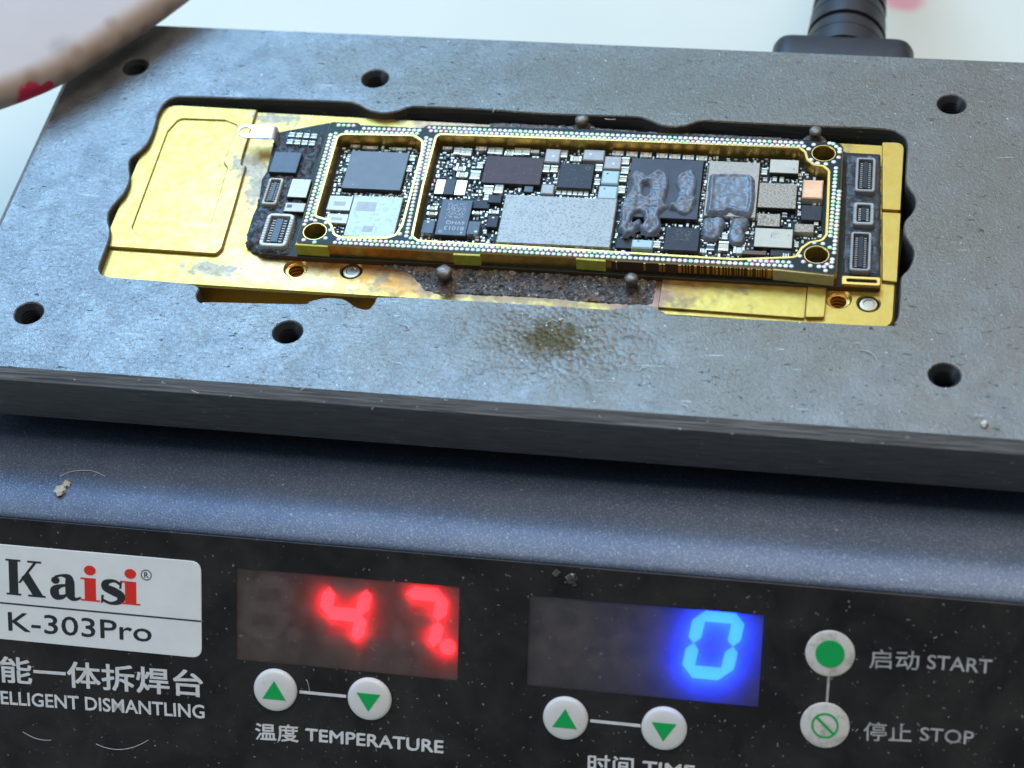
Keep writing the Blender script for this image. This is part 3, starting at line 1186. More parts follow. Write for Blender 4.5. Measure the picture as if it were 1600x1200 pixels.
for x, y in (h1, h2):
    pr = [(1.42, ZF + 0.02), (1.24, ZF - 0.2)]
    z = ZF - 0.2
    while z > -4.0:
        pr += [(1.22, z - 0.22), (0.90, z - 0.28), (0.90, z - 0.44), (1.22, z - 0.50)]
        z -= 0.50
    pr += [(1.1, -4.35), (0, -4.35)]
    bb = lathe(pr, x, y, 28)
    bmesh.ops.reverse_faces(bb, faces=bb.faces)
    obj('threaded_hole', bb, 'gold_wall', jig, angle=20)
for x, y in (m1, m2):
    obj('magnet_disc', lathe([(1.0, -4.3), (1.0, ZF - 0.22), (0.92, ZF - 0.12), (0.62, ZF - 0.10), (0.55, ZF - 0.16), (0, ZF - 0.16)], x, y, 26), 'magnet', jig)
# raised pad at the end, with a sunk pocket
zp = ZF + 0.40
pad = ats([(402, 171), (393, 200), (379, 245), (377, 258), (385, 257), (366, 325), (347, 388), (338, 397), (250, 391), (168, 385.5)], zp)
pad += [(jx0 - 0.18, pad[-1][1]), (jx0 - 0.08, 36.38)]
pad = [p for p in pad]
padr = [0.0, 0.3, 0.4, 0.3, 0.3, 0.0, 0.8, 0.8, 0, 0, 0.0, 2.6]
pocket = fillet(ats([(280, 185), (352, 187.5), (372, 195), (349, 253), (355, 262), (333, 335), (322, 367), (305, 372), (215, 365.5), (206, 356), (262, 205)], zp), [0.9, 0.6, 0.9, 0.2, 0.2, 0.6, 1.0, 0.6, 0.6, 0.6, 0.4], 5)
b = slab(fillet(pad, padr, 5), [pocket], ZF + 0.002, zp, 0.14, 0.10)
slab(offset(ccw(pocket), -0.02), [], ZF + 0.001, zp - 0.20, 0.02, b=b)
obj('raised_pad', b, 'gold', jig)
# rim beside the connectors, split by a saw cut
for pts in ([(1378, 222), (1409, 222), (1413, 329), (1378, 327)], [(1378, 331), (1411, 333), (1404, 441), (1378, 438)]):
    p_ = ats(pts, ZF + 0.35)
    obj('rim_block', slab(fillet([(p_[0][0], p_[0][1]), (jx1 + 0.08, p_[1][1]), (jx1 + 0.02, p_[2][1]), (p_[3][0], p_[3][1])], [0.2, 2.4 if pts[0][1] < 300 else 0.15, 0.15, 0.2], 6), [], ZF + 0.002, ZF + 0.35, 0.08), 'gold', jig)
# clamp blocks in front of the board
p_ = ats([(1031, 430), (1258, 448), (1257, 497), (1028, 480)], ZF + 0.3)
obj('clamp_block', slab(fillet([(p_[3][0], p_[0][1] + .3), (p_[3][0], jo[0][1] + 0.2 if 0 else p_[3][1]), (p_[2][0], p_[2][1]), (p_[2][0], p_[1][1] + .3)], 0.15, 3), [], ZF + 0.002, ZF + 0.30, 0.06), 'gold', jig)
p2 = ats([(1258, 448), (1291, 450), (1288, 497), (1258, 497)], ZF + 0.42)
obj('clamp_block', slab(fillet([(p_[2][0] + 0.05, p2[0][1] + .3), (p_[2][0] + 0.05, p2[3][1] + .15), (p2[2][0], p2[2][1] + .15), (p2[2][0], p2[1][1] + .3)], 0.3, 3), [], ZF + 0.002, ZF + 0.42, 0.06), 'gold', jig)
# burnt flux along the front and back of the board
crud = ats([(592, 415), (640, 413), (700, 415), (800, 418), (900, 424), (1000, 432), (1026, 438), (1024, 452), (1019, 476), (985, 477), (920, 473), (850, 466), (760, 462), (690, 458), (664, 455), (652, 440), (636, 426)], ZF)
obj('flux_residue', blob(crud, ZF, 0.14, 0.30, 1.9, 0.14, 0.5, seed=3.0), 'crud', jig, kind='stuff')
crud2 = ats([(765, 192), (880, 196), (1000, 205), (1150, 212), (1262, 218), (1262, 223), (1100, 216), (900, 207), (765, 200)], ZF)
obj('flux_residue', blob(crud2, ZF, 0.10, 0.12, 1.8, 0.16, 0.4, seed=8.0), 'crud', jig, kind='stuff')
# locating pins with solder on them
for px, py, hz, r in ((697, 445, 2.6, 0.95), (988, 456, 2.5, 0.78), (911, 205, 2.2, 0.8), (1273, 222, 2.1, 0.72)):
    x, y = at(px, py, ZF)
    pr = [(r * 1.9, ZF), (r * 1.15, ZF + 0.25), (r * 0.85, ZF + 0.8), (r * 0.80, ZF + hz * 0.6), (r, ZF + hz * 0.72), (r * 0.95, ZF + hz * 0.88), (r * 0.55, ZF + hz * 0.98), (0, ZF + hz)]
    bb = lathe(pr, x, y, 22)
    for v in bb.verts:
        k = noise.noise_vector(v.co * 1.1) * 0.16
        v.co += Vector((k.x, k.y, k.z * 0.6))
    for f in bb.faces:
        f.material_index = 0 if f.calc_center_median().z > ZF + hz * 0.55 else 1
    obj('locating_pin', bb, ['solder_dull', 'crud'], jig, angle=70)

# ------------------------------------------------------------------ circuit board
ZB = -0.40      # top of the lower board
ZT = 1.30       # top of the frame
board = thing('circuit_board', (57, 21, ZF), 'phone circuit board with gold walled frame and solder dots lying on the jig', 'circuit board')
TH = math.radians(0.9)
low_px = [(459, 202), (432, 207), (425, 232), (417, 268), (409, 280), (404, 318), (395, 337), (386, 367), (386, 380), (397, 386), (406, 396), (462, 401),
          (700, 413), (1000, 431), (1309, 448), (1376, 449), (1376, 241), (1322, 238), (1300, 226), (900, 207), (640, 199), (512, 192)]
lowp = ats(low_px, ZB)
b = slab(fillet(lowp, 0.25, 3), [], ZF + 0.004, ZB, 0.04, 0.02, (0, 1, 1, 0))
obj('base_board', b, ['mask', 'edge_brown'], board)

fo_px = [(516, 189.5), (560, 190.5), (565, 196), (620, 199.5), (659, 199), (668, 194.5), (920, 201), (1200, 217.5), (1260, 217), (1278, 221), (1312, 222.5), (1318, 229),
         (1313, 330), (1308, 425), (1303, 430), (1207, 419), (960, 406), (900, 402), (752, 395.5), (748, 396.5), (710, 395), (620, 389), (512, 383), (461, 380), (487, 290), (511, 204)]
fo = ats(fo_px, ZT)
fo = fillet(fo, [0.4, 0.3, 0.3, 0, 0.3, 0.3, 0, 0.3, 0.3, 0.3, 0.5, 0.5, 0, 0.5, 0.5, 0.2, 0, 0, 0.1, 0.1, 0.1, 0, 0.1, 0.4, 0, 0.5], 4)
cav1 = fillet(ats([(530, 210.5), (646, 213), (658, 221), (657, 237), (626, 352), (617, 366), (604, 370), (534, 369.5), (524, 365), (520, 352), (513, 342), (494, 336.5)], ZT),
              [0.8, 0.8, 0.8, 0.5, 0.8, 0.6, 0.8, 0.4, 0.6, 0.8, 0.6, 0.5], 5)
cav2 = fillet(ats([(684, 211), (920, 219), (1249, 232), (1256, 238), (1259, 249), (1272, 259), (1286, 261), (1293, 267), (1291, 325), (1289, 366), (1283, 374), (1264, 377), (1251, 386), (1242, 400),
                   (1150, 403.5), (900, 388.5), (655, 374.5), (646, 369), (663, 290)], ZT),
              [0.6, 0, 0.5, 0.5, 0.8, 0.8, 0.4, 0.6, 0, 0.6, 0.6, 0.8, 0.8, 0.6, 0, 0, 0.5, 0.6, 0], 5)
H3 = [at(1287, 239.5, ZT), at(1276, 398, ZT), at(492, 361.5, ZT)]
b = slab(fo, [cav1, cav2] + [circle(x, y, 1.22, 30) for x, y in H3], ZB + 0.002, ZT, 0.13, 0.07, (0, 2, 1, 1))
frame = obj('interposer_frame', b, ['mask', 'gold_wall', 'gold_rim'], board)
# gilt lines round the openings
for lp, wd in ((cav1, 0.32), (cav2, 0.32)) + tuple((circle(x, y, 1.24, 30), 0.14) for x, y in H3):
    lp = ccw(lp)
    obj('gilt_edge', slab(offset(lp, -wd), [offset(lp, -0.03)], ZT - 0.02, ZT + 0.025, 0.015, 0.015), 'gold_rim', frame)

# solder dots in staggered double rows
pads = []
def row(p, q, off, pitch=0.605, sh=0.0, skip=None):
    a, c_ = Vector(at(*p, ZT)), Vector(at(*q, ZT))
    d = (c_ - a)
    L = d.length
    d /= L
    nn = Vector((-d.y, d.x))
    k = sh * pitch
    while k < L:
        v = a + d * k + nn * off
        pads.append((v.x, v.y))
        k += pitch


PR = 0.57
row((522, 384), (1240, 421.5), 0.50)
row((522, 384), (1240, 421.5), 0.50 + PR, sh=0.5)
row((570, 197), (660, 200), -0.45)
row((540, 197), (660, 200), -0.45 - PR, sh=0.5)
row((530, 193), (560, 194), -0.30)
row((672, 195), (1258, 219), -0.50)
row((672, 195), (1258, 219), -0.50 - PR, sh=0.5)
row((472, 345), (512, 207), -0.45)
row((472, 345), (512, 207), -0.45 - PR, sh=0.5)
row((1301, 395), (1312, 262), -0.17)
row((1303, 372), (1312, 262), -0.17 + PR, sh=0.5)
for k in range(3):
    a = at(663, 215, ZT)
row((640, 372), (672, 214), -0.35 + 0.2)
row((640, 372), (672, 214), 0.42, sh=0.5)
row((638, 366), (655, 292), 0.98)
for (x, y), r0, n_ in ((H3[0], 1.82, 12), (H3[1], 1.82, 12), (H3[2], 1.75, 8)):
    for k in range(n_):
        a = 2 * math.pi * k / n_ + 0.2
        pads.append((x + r0 * math.cos(a), y + r0 * math.sin(a)))
for px, py in ((1302, 225), (1312, 226), (1303, 232), (1312, 233), (1288, 417), (1299, 417), (1300, 410), (1290, 423)):
    pads.append(at(px, py, ZT))


def inside(p, loop):
    r_ = False
    for i in range(len(loop)):
        a, c_ = loop[i], loop[(i + 1) % len(loop)]
        if (a[1] > p[1]) != (c_[1] > p[1]) and p[0] < (c_[0] - a[0]) * (p[1] - a[1]) / (c_[1] - a[1]) + a[0]:
            r_ = not r_
    return r_


avoid = [offset(ccw(cav1), -0.36), offset(ccw(cav2), -0.36)] + [circle(x, y, 1.55, 20) for x, y in H3]
fin = offset(ccw(fo), 0.22)
done = []
b = bmesh.new()
for x, y in pads:
    if not inside((x, y), fin) or any(inside((x, y), a) for a in avoid):
        continue
    if any((x - u) ** 2 + (y - v) ** 2 < 0.40 ** 2 for u, v in done):
        continue
    done.append((x, y))
    r = 0.285 + rnd.uniform(-0.02, 0.02)
    lathe([(r, ZT + 0.001), (r * 0.9, ZT + 0.06), (r * 0.5, ZT + 0.10), (0, ZT + 0.11)], x, y, 9, b)
obj('solder_dots', b, 'pad', frame, kind='stuff', angle=80)

# pieces let into the front wall of the frame
def wall_piece(px0, px1, mat_, name, pyf, proud=0.10, z0=ZB + 0.06, z1=ZT - 0.10, label=None):
    a, c_ = Vector(at(*px0, ZT)), Vector(at(*px1, ZT))
    d = (c_ - a).normalized()
    nn = Vector((-d.y, d.x))
    pl = [a - nn * proud, c_ - nn * proud, c_ + nn * 0.3, a + nn * 0.3]
    return obj(name, slab([tuple(v) for v in pl], [], z0, z1, 0.05), mat_, frame, label)


wall_piece((461, 380.8), (512, 384), 'fr4', 'edge_tab', 0, 0.10)
wall_piece((708, 395.5), (750, 397.5), 'fr4', 'edge_tab', 0, 0.16)
wall_piece((900, 402.5), (946, 406), 'fr4', 'edge_tab', 0, 0.16)
wall_piece((1208, 420), (1303, 429.5), 'fr4_pale', 'edge_tab', 0, 0.08)
wall_piece((955, 406.5), (1206, 419.8), 'edge_brown', 'contact_strip', 0, 0.05)
# upright gold contacts of uneven width on the dark strip
a, c_ = Vector(at(955, 406.5, ZT)), Vector(at(1206, 419.8, ZT))
d = (c_ - a)
L = d.length
d /= L
nn = Vector((-d.y, d.x))
k = 0.5
b = bmesh.new()
while k < L - 0.5:
    w_ = rnd.choice((0.08, 0.14, 0.14, 0.25, 0.34))
    if k > L * 0.42 or rnd.random() < 0.35:
        p = a + d * (k + w_ / 2) - nn * 0.07
        rbox(p.x, p.y, w_, 0.08, ZB + 0.42, ZT - 0.12, math.atan2(d.y, d.x), 0.01, b)
    k += w_ + rnd.choice((0.12, 0.16, 0.22, 0.4))
p = a + d * (L - 0.3) - nn * 0.07
rbox(p.x, p.y, 0.55, 0.08, ZB + 0.2, ZT - 0.12, math.atan2(d.y, d.x), 0.01, b)
obj('edge_contacts', b, 'gold_rim', frame, kind='stuff')

# ---- components
taken = []
CT, ST = math.cos(TH), math.sin(TH)


def to_uv(p):
    return (p[0] * CT + p[1] * ST, -p[0] * ST + p[1] * CT)


def from_uv(u, v):
    return (u * CT - v * ST, u * ST + v * CT)


def chip_rect(tl, br, z):
    a, c_ = to_uv(at(*tl, z)), to_uv(at(*br, z))
    u0, u1 = min(a[0], c_[0]), max(a[0], c_[0])
    v0, v1 = min(a[1], c_[1]), max(a[1], c_[1])
    return u0, u1, v0, v1


def chip(name, tl, br, h, top, side='side_dark', label=None, bev=0.05, z0=ZB):
    u0, u1, v0, v1 = chip_rect(tl, br, z0 + h)
    cx, cy = from_uv((u0 + u1) / 2, (v0 + v1) / 2)
    taken.append((u0, u1, v0, v1))
    b = rbox(cx, cy, u1 - u0, v1 - v0, z0 + 0.003, z0 + h, TH, bev, None, 0, 1)
    o = obj(name, b, [top, side], board, label)
    o['_r'] = (u0, u1, v0, v1)
    return o


def capacitor(tl, br, h=0.5, body='cap_body', z0=ZB, ends='tin'):
    """little block with two tinned ends"""
    u0, u1, v0, v1 = chip_rect(tl, br, z0 + h)
    taken.append((u0, u1, v0, v1))
    b = bmesh.new()
    W, Hh = u1 - u0, v1 - v0
    along_v = Hh > W * 0.9
    e = 0.26
    spans = ((0, e, 1, 0.0), (e, 1 - e, 0, 0.03), (1 - e, 1, 1, 0.0))
    for a0, a1, mi, ins in spans:
        if along_v:
            cu, cv, su, sv = (u0 + u1) / 2, v0 + Hh * (a0 + a1) / 2, W - 2 * ins, Hh * (a1 - a0)
        else:
            cu, cv, su, sv = u0 + W * (a0 + a1) / 2, (v0 + v1) / 2, W * (a1 - a0), Hh - 2 * ins
        x, y = from_uv(cu, cv)
        rbox(x, y, su, sv, z0 + 0.003, z0 + h - ins, TH, 0.05, b, mi, mi)
    return obj('capacitor', b, [body, ends], board)


def mark(parent, poly, z, mat_, name='etched_mark', th=0.012):
    return obj(name, slab(poly, [], z + 0.001, z + th, 0.002), mat_, parent)


def chip_text(body, o, fu0, fv0, fu1, fv1, z, mat_, flip=False):
    """lettering on a chip; fu, fv fractions of its top face"""
    u0, u1, v0, v1 = o['_r']
    a = (u0 + (u1 - u0) * fu0, v0 + (v1 - v0) * fv0)
    c_ = (u0 + (u1 - u0) * fu1, v0 + (v1 - v0) * fv1)
    me = text_mesh(body)
    b = fit(me, a[0], a[1], c_[0], c_[1], z + 0.002, 0.012)
    if flip:
        mid = Vector(((a[0] + c_[0]) / 2, (a[1] + c_[1]) / 2, 0))
        b.transform(Matrix.Translation(mid) @ Matrix.Rotation(math.pi, 4, 'Z') @ Matrix.Translation(-mid))
    b.transform(Matrix.Rotation(TH, 4, 'Z'))
    return obj('etched_text', b, mat_, o)


def fuv(o, fu, fv):
    u0, u1, v0, v1 = o['_r']
    return from_uv(u0 + (u1 - u0) * fu, v0 + (v1 - v0) * fv)


def dot_on(o, fu, fv, r, z, mat_):
    x, y = fuv(o, fu, fv)
    return mark(o, circle(x, y, r, 14), z, mat_, 'pin_mark')


def etched_patch(o, fu0, fv0, fu1, fv1, z, mat_, nx, ny, dens):
    """worn etched field: irregular little flecks"""
    b = bmesh.new()
    for i in range(nx):
        for j in range(ny):
            if rnd.random() < dens:
                x, y = fuv(o, fu0 + (fu1 - fu0) * (i + rnd.random()) / nx, fv0 + (fv1 - fv0) * (j + rnd.random()) / ny)
                rbox(x, y, 0.06 + rnd.random() * 0.10, 0.06 + rnd.random() * 0.08, z + 0.001, z + 0.012, TH, 0.002, b)
    return obj('etched_patch', b, mat_, o, kind='stuff')


# left cavity
c1 = chip('processor_chip', (550, 235), (625, 297.5), 0.75, 'chip_grey', label='large plain grey chip')
dot_on(c1, 0.18, 0.10, 0.10, ZB + 0.75, 'etch_grey')
c2 = chip('label_chip', (554, 305), (614, 372), 0.65, 'label_silver', 'tin', label='silver label chip')
etched_patch(c2, 0.06, 0.06, 0.92, 0.55, ZB + 0.65, 'pale_blue', 9, 8, 0.5)
for f_ in ((0.1, 0.62, 0.5, 0.85), (0.35, 0.12, 0.55, 0.26)):
    mark(c2, [fuv(c2, f_[0], f_[1]), fuv(c2, f_[2], f_[1]), fuv(c2, f_[2], f_[3]), fuv(c2, f_[0], f_[3])], ZB + 0.65, 'inductor')
for tl, br in (((516, 305), (546, 329)), ((512, 333), (541, 349))):
    o = chip('crystal_can', tl, br, 0.55, 'white_part', 'tin')
    mark(o, [fuv(o, 0.25, 0.3), fuv(o, 0.75, 0.3), fuv(o, 0.75, 0.6), fuv(o, 0.25, 0.6)], ZB + 0.55, 'inductor')
for tl, br in (((637, 242), (648, 251)), ((632, 258), (643, 268)), ((567, 227), (590, 232.5)), ((613, 229.5), (634, 235)), ((548, 225), (562, 230))):
    capacitor(tl, br, 0.4)
# outer end of the board
c3 = chip('sensor_chip', (430, 236.5), (462, 270), 0.8, 'chip_slate', label='dark square chip at the board end')
c4 = chip('filter_chip', (457, 279), (478, 308.5), 0.75, 'white_part', 'side_dark')
etched_patch(c4, 0.3, 0.2, 0.85, 0.55, ZB + 0.75, 'inductor', 5, 4, 0.5)
c5 = chip('filter_chip', (447, 316), (474, 331), 0.6, 'label_cream', 'side_dark')
mark(c5, [fuv(c5, 0.1, 0.4), fuv(c5, 0.35, 0.4), fuv(c5, 0.35, 0.75), fuv(c5, 0.1, 0.75)], ZB + 0.6, 'chip_slate')


def connector(tl, br, h, frame_mat, n_pins, label, wall=0.34, inner='chip_slate', z0=ZB + 0.05, pinm='inductor'):
    """mezzanine socket: metal-edged wall, floor, tongue and two pin rows"""
    u0, u1, v0, v1 = chip_rect(tl, br, z0 + h)
    taken.append((u0, u1, v0, v1))

    def W(l):
        return [from_uv(*p) for p in l]
    o_ = fillet(rect(u0, u1, v0, v1), 0.75 if wall > 0.42 else 0.4, 4)
    i_ = fillet(rect(u0 + wall, u1 - wall, v0 + wall, v1 - wall), 0.15, 3)
    b = slab(W(o_), [W(i_)], z0, z0 + h, 0.10, 0.06)
    o = obj('socket', b, frame_mat, board, label)
    obj('socket_floor', slab(W(offset(ccw(i_), -0.03)), [], z0 - 0.04, z0 + 0.06, 0.02), inner, o)
    cu = (u0 + u1) / 2
    tw = (u1 - u0 - 2 * wall) * 0.36
    obj('socket_tongue', slab(W(rect(cu - tw / 2, cu + tw / 2, v0 + wall + 0.3, v1 - wall - 0.3)), [], z0 + 0.06, z0 + h * 0.85, 0.06), inner, o)
    b = bmesh.new()
    for k in range(n_pins):
        v = v0 + wall + 0.35 + (v1 - v0 - 2 * wall - 0.7) * (k + 0.5) / n_pins
        for s2 in (-1, 1):
            x, y = from_uv(cu + s2 * (tw / 2 + (u1 - u0 - 2 * wall - tw) * 0.16), v)
            rbox(x, y, (u1 - u0) * 0.13, (v1 - v0) * 0.5 / n_pins * 0.7, z0 + 0.05, z0 + h * 0.7, TH, 0.03, b)
            x, y = from_uv(cu + s2 * ((u1 - u0) / 2 - wall * 0.5), v)
            rbox(x, y, wall * 0.7, (v1 - v0) * 0.5 / n_pins * 0.8, z0 + h * 0.5, z0 + h + 0.03, TH, 0.03, b)
    obj('socket_pins', b, pinm, o, kind='stuff')
    return o


connector((419, 332), (446, 385), 0.75, 'white_part', 9, 'white rimmed socket at the board end', 0.45)
connector((425, 276), (429, 320), 0.6, 'label_cream', 6, 'narrow cream socket', 0.28) if 0 else connector((421, 277), (431, 319), 0.6, 'label_cream', 9, 'narrow cream socket', 0.30)
connector((1338, 245), (1367, 299), 0.75, 'inductor', 13, 'tall metal rimmed socket nearest the back', 0.32, 'chip_dark')
connector((1334, 315), (1365, 351), 0.75, 'inductor', 6, 'short metal rimmed socket in the middle', 0.40, 'chip_dark')
connector((1330, 361), (1360, 423), 0.75, 'inductor', 14, 'tall socket with large end tabs', 0.30, 'chip_dark')
# cream terminals at the far corner
for k in range(4):
    for j in range(2):
        px, py = 456 + k * 11.5 - j * 3, 210 + k * 0.8 + j * 11
        capacitor((px - 4, py - 3.5), (px + 4, py + 3.5), 0.5, 'label_cream')
# grounding tab with a ring, springing up from the board
zt = 1.0
p = [at(371, 203, zt), at(378, 195.5, zt), at(390, 194.5, zt), at(428, 196, zt), at(424, 216, zt), at(385, 215, zt), at(374, 211.5, zt)]
hx, hy = at(383, 204.5, zt)
b = slab(fillet(p, [0.7, 0.8, 0.4, 0.1, 0.1, 0.5, 0.8], 5), [[(hx + 0.72 * math.cos(a_ * math.pi / 10), hy + 0.72 * math.sin(a_ * math.pi / 10)) for a_ in range(20)]], zt - 0.16, zt, 0.04, 0.04)
tab = obj('grounding_tab', b, 'steel', board)
q0, q1 = Vector(p[3]), Vector(p[4])
b = bmesh.new()
pts = [(0.0, zt - 0.01), (0.22, zt - 0.10), (0.42, zt - 0.35), (0.50, ZB + 0.1)]
rows_ = []
for t_ in (0.0, 0.14):
    rows_.append([[b.verts.new((q.x + dx - t_ * (0.2 + k * 0.25), q.y, z - t_ * (1 - k * 0.3))) for k, (dx, z) in enumerate(pts)] for q in (q0, q1)])
for r_ in rows_:
    for k in range(3):
        b.faces.new((r_[0][k], r_[0][k + 1], r_[1][k + 1], r_[1][k]))
for s2 in (0, 1):
    for k in range(3):
        b.faces.new((rows_[0][s2][k], rows_[0][s2][k + 1], rows_[1][s2][k + 1], rows_[1][s2][k]))
bmesh.ops.recalc_face_normals(b, faces=b.faces)
obj('tab_leg', b, 'steel', tab)
# gilt slot below the sockets
u0, u1, v0, v1 = chip_rect((1315, 430), (1376, 447), ZB + 0.35)
b = slab([from_uv(*p) for p in fillet(rect(u0, u1, v0, v1), 0.3, 3)], [[from_uv(*p) for p in fillet(rect(u0 + 0.55, u1 - 0.4, v0 + 0.45, v1 - 0.45), 0.2, 3)]], ZB, ZB + 0.35, 0.08, 0.05)
obj('slotted_strip', b, 'gold_rim', board)

# main cavity
c6 = chip('flash_chip', (761, 243), (843, 289), 0.7, 'chip_maroon', label='dark maroon chip')
b = bmesh.new()
for k in range(22):
    x, y = fuv(c6, rnd.random(), rnd.random())
    rbox(x, y, 0.06, 0.06, ZB + 0.70, ZB + 0.72, rnd.random(), 0.005, b)
obj('dust', b, 'etch', c6, kind='stuff')
c7 = chip('power_chip', (692, 311), (727, 368.5), 0.75, 'chip_slate', label='blue grey chip with pale etched code')
etched_patch(c7, 0.22, 0.48, 0.86, 0.90, ZB + 0.75, 'etch', 13, 13, 0.55)
chip_text('6VHQ', c7, 0.28, 0.30, 0.88, 0.41, ZB + 0.75, 'etch', True)
chip_text('81013', c7, 0.26, 0.14, 0.90, 0.25, ZB + 0.75, 'etch', True)
x, y = fuv(c7, 0.16, 0.09)
obj('pin_mark', slab(circle(x, y, 0.20, 16), [circle(x, y, 0.12, 16)], ZB + 0.751, ZB + 0.762, 0.002, 0.002), 'etch', c7)
dot_on(c7, 0.84, 0.08, 0.14, ZB + 0.75, 'etch')
for tl, br, fx, fy in (((662, 343), (676, 364.5), 0.4, 0.85), ((733, 345), (747, 366.5), 0.75, 0.22)):
    o = chip('choke', tl, br, 0.8, 'chip_slate', 'steel')
    dot_on(o, fx, fy, 0.17, ZB + 0.8, 'white_part')
for tl, br in (((683, 280), (692, 303)), ((712, 281), (726, 305))):
    o = chip('copper_pad', tl, br, 0.3, 'tin', 'copper')
    x, y = fuv(o, 0.5, 0.55)
    obj('copper_band', rbox(x, y, (o['_r'][1] - o['_r'][0]) * 1.02, 0.5, ZB + 0.01, ZB + 0.33, TH, 0.04), 'copper', o)
chip('diode', (697, 279), (708, 304), 0.5, 'side_dark')
c8 = chip('shield_can', (790, 303), (953, 387), 0.95, 'shield_silver', 'tin', label='wide speckled silver shield', bev=0.10)
c9 = chip('controller_chip', (876.5, 254.5), (923, 295), 0.75, 'chip_dark', label='small black chip with ring mark')
x, y = fuv(c9, 0.82, 0.83)
obj('pin_mark', slab(circle(x, y, 0.30, 18), [circle(x, y, 0.21, 18)], ZB + 0.751, ZB + 0.762, 0.002, 0.002), 'etch_dim', c9)
chip_text('A4', c9, 0.30, 0.45, 0.55, 0.75, ZB + 0.75, 'etch_dim') if 0 else etched_patch(c9, 0.2, 0.15, 0.75, 0.8, ZB + 0.75, 'etch_dim', 7, 6, 0.5)
for k in range(6):
    capacitor((869.5 + k * 8.6, 295.5 + k * 0.5), (876 + k * 8.6, 303.5 + k * 0.5), 0.35, 'white_part')
for tl, br in (((763, 230), (772.5, 240)), ((774.5, 230), (784.5, 241)), ((744, 228), (760, 235)), ((804.5, 230.5), (815, 242)), ((817, 231), (827.5, 242)), ((876, 234), (886, 246)), ((892, 243), (908, 252)),
               ((789, 235), (802, 243)), ((830, 233), (842, 239)), ((756, 289), (770, 300)), ((774, 286), (785, 302)), ((757, 300), (767, 313)), ((849, 257), (858, 269)), ((861, 258), (871, 269)),
               ((712, 259), (727, 267)), ((714, 268), (730, 277)), ((736, 266), (749, 280)), ((668, 321), (683, 328)), ((667, 330), (683, 336)), ((738, 329), (753, 335)), ((764, 327), (779, 334)), ((746, 253), (754, 263)),
               ((710, 230), (718, 241)), ((720, 231), (726, 242)), ((728, 231), (736, 243)), ((692, 228), (706, 233)), ((972, 245), (983, 257)), ((971, 260), (982, 271.5)), ((968, 274), (979, 284)), ((965, 290), (976.5, 302)),
               ((812, 304), (830, 308)), ((929, 279), (937, 289)), ((931, 256), (941, 267))):
    capacitor(tl, br, 0.5)
for k, px in enumerate((957, 979, 1001, 1026, 1046, 1067, 1088)):
    capacitor((px, 234.5 + k * 1.3), (px + 17, 243 + k * 1.3), 0.55)
for tl, br, fx, fy in (((854, 232), (873, 253.5), 0.55, 0.45), ((913, 233), (943, 251), 0.35, 0.55), ((946, 243.5), (969, 264), 0.55, 0.4), ((847, 287), (864, 303), 0.5, 0.5)):
    o = chip('inductor', tl, br, 0.85, 'inductor', 'inductor', bev=0.1)
    if fx != 0.5:
        dot_on(o, fx, fy, 0.19, ZB + 0.85, 'white_part')
for tl, br in (((942, 265.5), (965.5, 287.5)), ((936.5, 289.5), (963, 311)), ((988, 373), (1019, 388))):
    o = chip('coil', tl, br, 0.9, 'pale_blue', 'pale_blue', bev=0.14)
    dot_on(o, 0.3, 0.75, 0.11, ZB + 0.9, 'side_dark')
chip('timer_chip', (764, 304), (782, 317), 0.6, 'chip_dark')
chip('timer_chip', (820, 290), (832, 300), 0.5, 'chip_slate')
o = chip('timer_chip', (763, 336), (776, 355), 0.6, 'chip_dark')
dot_on(o, 0.5, 0.8, 0.14, ZB + 0.6, 'white_part')
chip('timer_chip', (738, 312), (764, 326), 0.4, 'chip_dark')
soc = chip('main_processor', (988, 246.5), (1089, 343), 0.8, 'chip_soc', label='large dark grey chip smeared with paste')
c10 = chip('shield_can', (1109, 251), (1180, 340), 0.8, 'shield_beige', 'tin', label='beige shield under square paste pad')
c11 = chip('audio_chip', (1041, 354), (1090, 392.5), 0.75, 'chip_dark', label='black chip with worn round etching')
etched_patch(c11, 0.22, 0.42, 0.76, 0.88, ZB + 0.75, 'etch_dim', 10, 8, 0.45)
capacitor((1021, 376), (1031.5, 387), 0.55)
chip('timer_chip', (964, 371), (986, 388), 0.4, 'chip_dark')
for tl, br, bd in (((1104, 381), (1116, 391), 'chip_slate'), ((1123, 376), (1138, 392), 'cap_body'), ((1146, 385), (1163, 396), 'white_part'), ((1094, 388), (1104, 395), 'white_part'), ((1128, 364), (1137, 374), 'white_part')):
    capacitor(tl, br, 0.5, bd)
o = chip('module', (1204, 248.5), (1247, 271), 0.85, 'label_cream', 'side_dark', label='cream module at the back')
dot_on(o, 0.85, 0.3, 0.09, ZB + 0.85, 'side_dark')
capacitor((1190, 262), (1199, 273), 0.5)
chip('filter_can', (1187, 285), (1243, 326), 0.8, 'beige_grain', 'side_dark', label='square grainy beige can')
chip('filter_can', (1184.5, 333), (1218, 354), 0.7, 'beige_grain', 'side_dark', label='small grainy beige can')
o = chip('module', (1180.5, 355.5), (1237, 387.5), 0.9, 'label_cream', 'side_dark', label='cream label module with square etching')
etched_patch(o, 0.40, 0.50, 0.66, 0.85, ZB + 0.9, 'inductor', 6, 6, 0.6)
dot_on(o, 0.90, 0.65, 0.12, ZB + 0.9, 'inductor')
chip('power_inductor', (1255, 280), (1285, 310), 1.0, 'salmon', 'label_cream', label='salmon topped cube', bev=0.12)
chip('amplifier_chip', (1253, 320), (1283, 344.5), 0.6, 'chip_dark')
chip('filter_can', (1242, 349), (1271, 363.5), 0.7, 'beige_grain', 'label_cream')
chip('relay', (1160, 390.5), (1197, 398.5), 0.7, 'edge_brown', 'side_dark')
o = chip('relay', (1204, 389), (1236, 401), 0.6, 'chip_dark', 'side_dark')
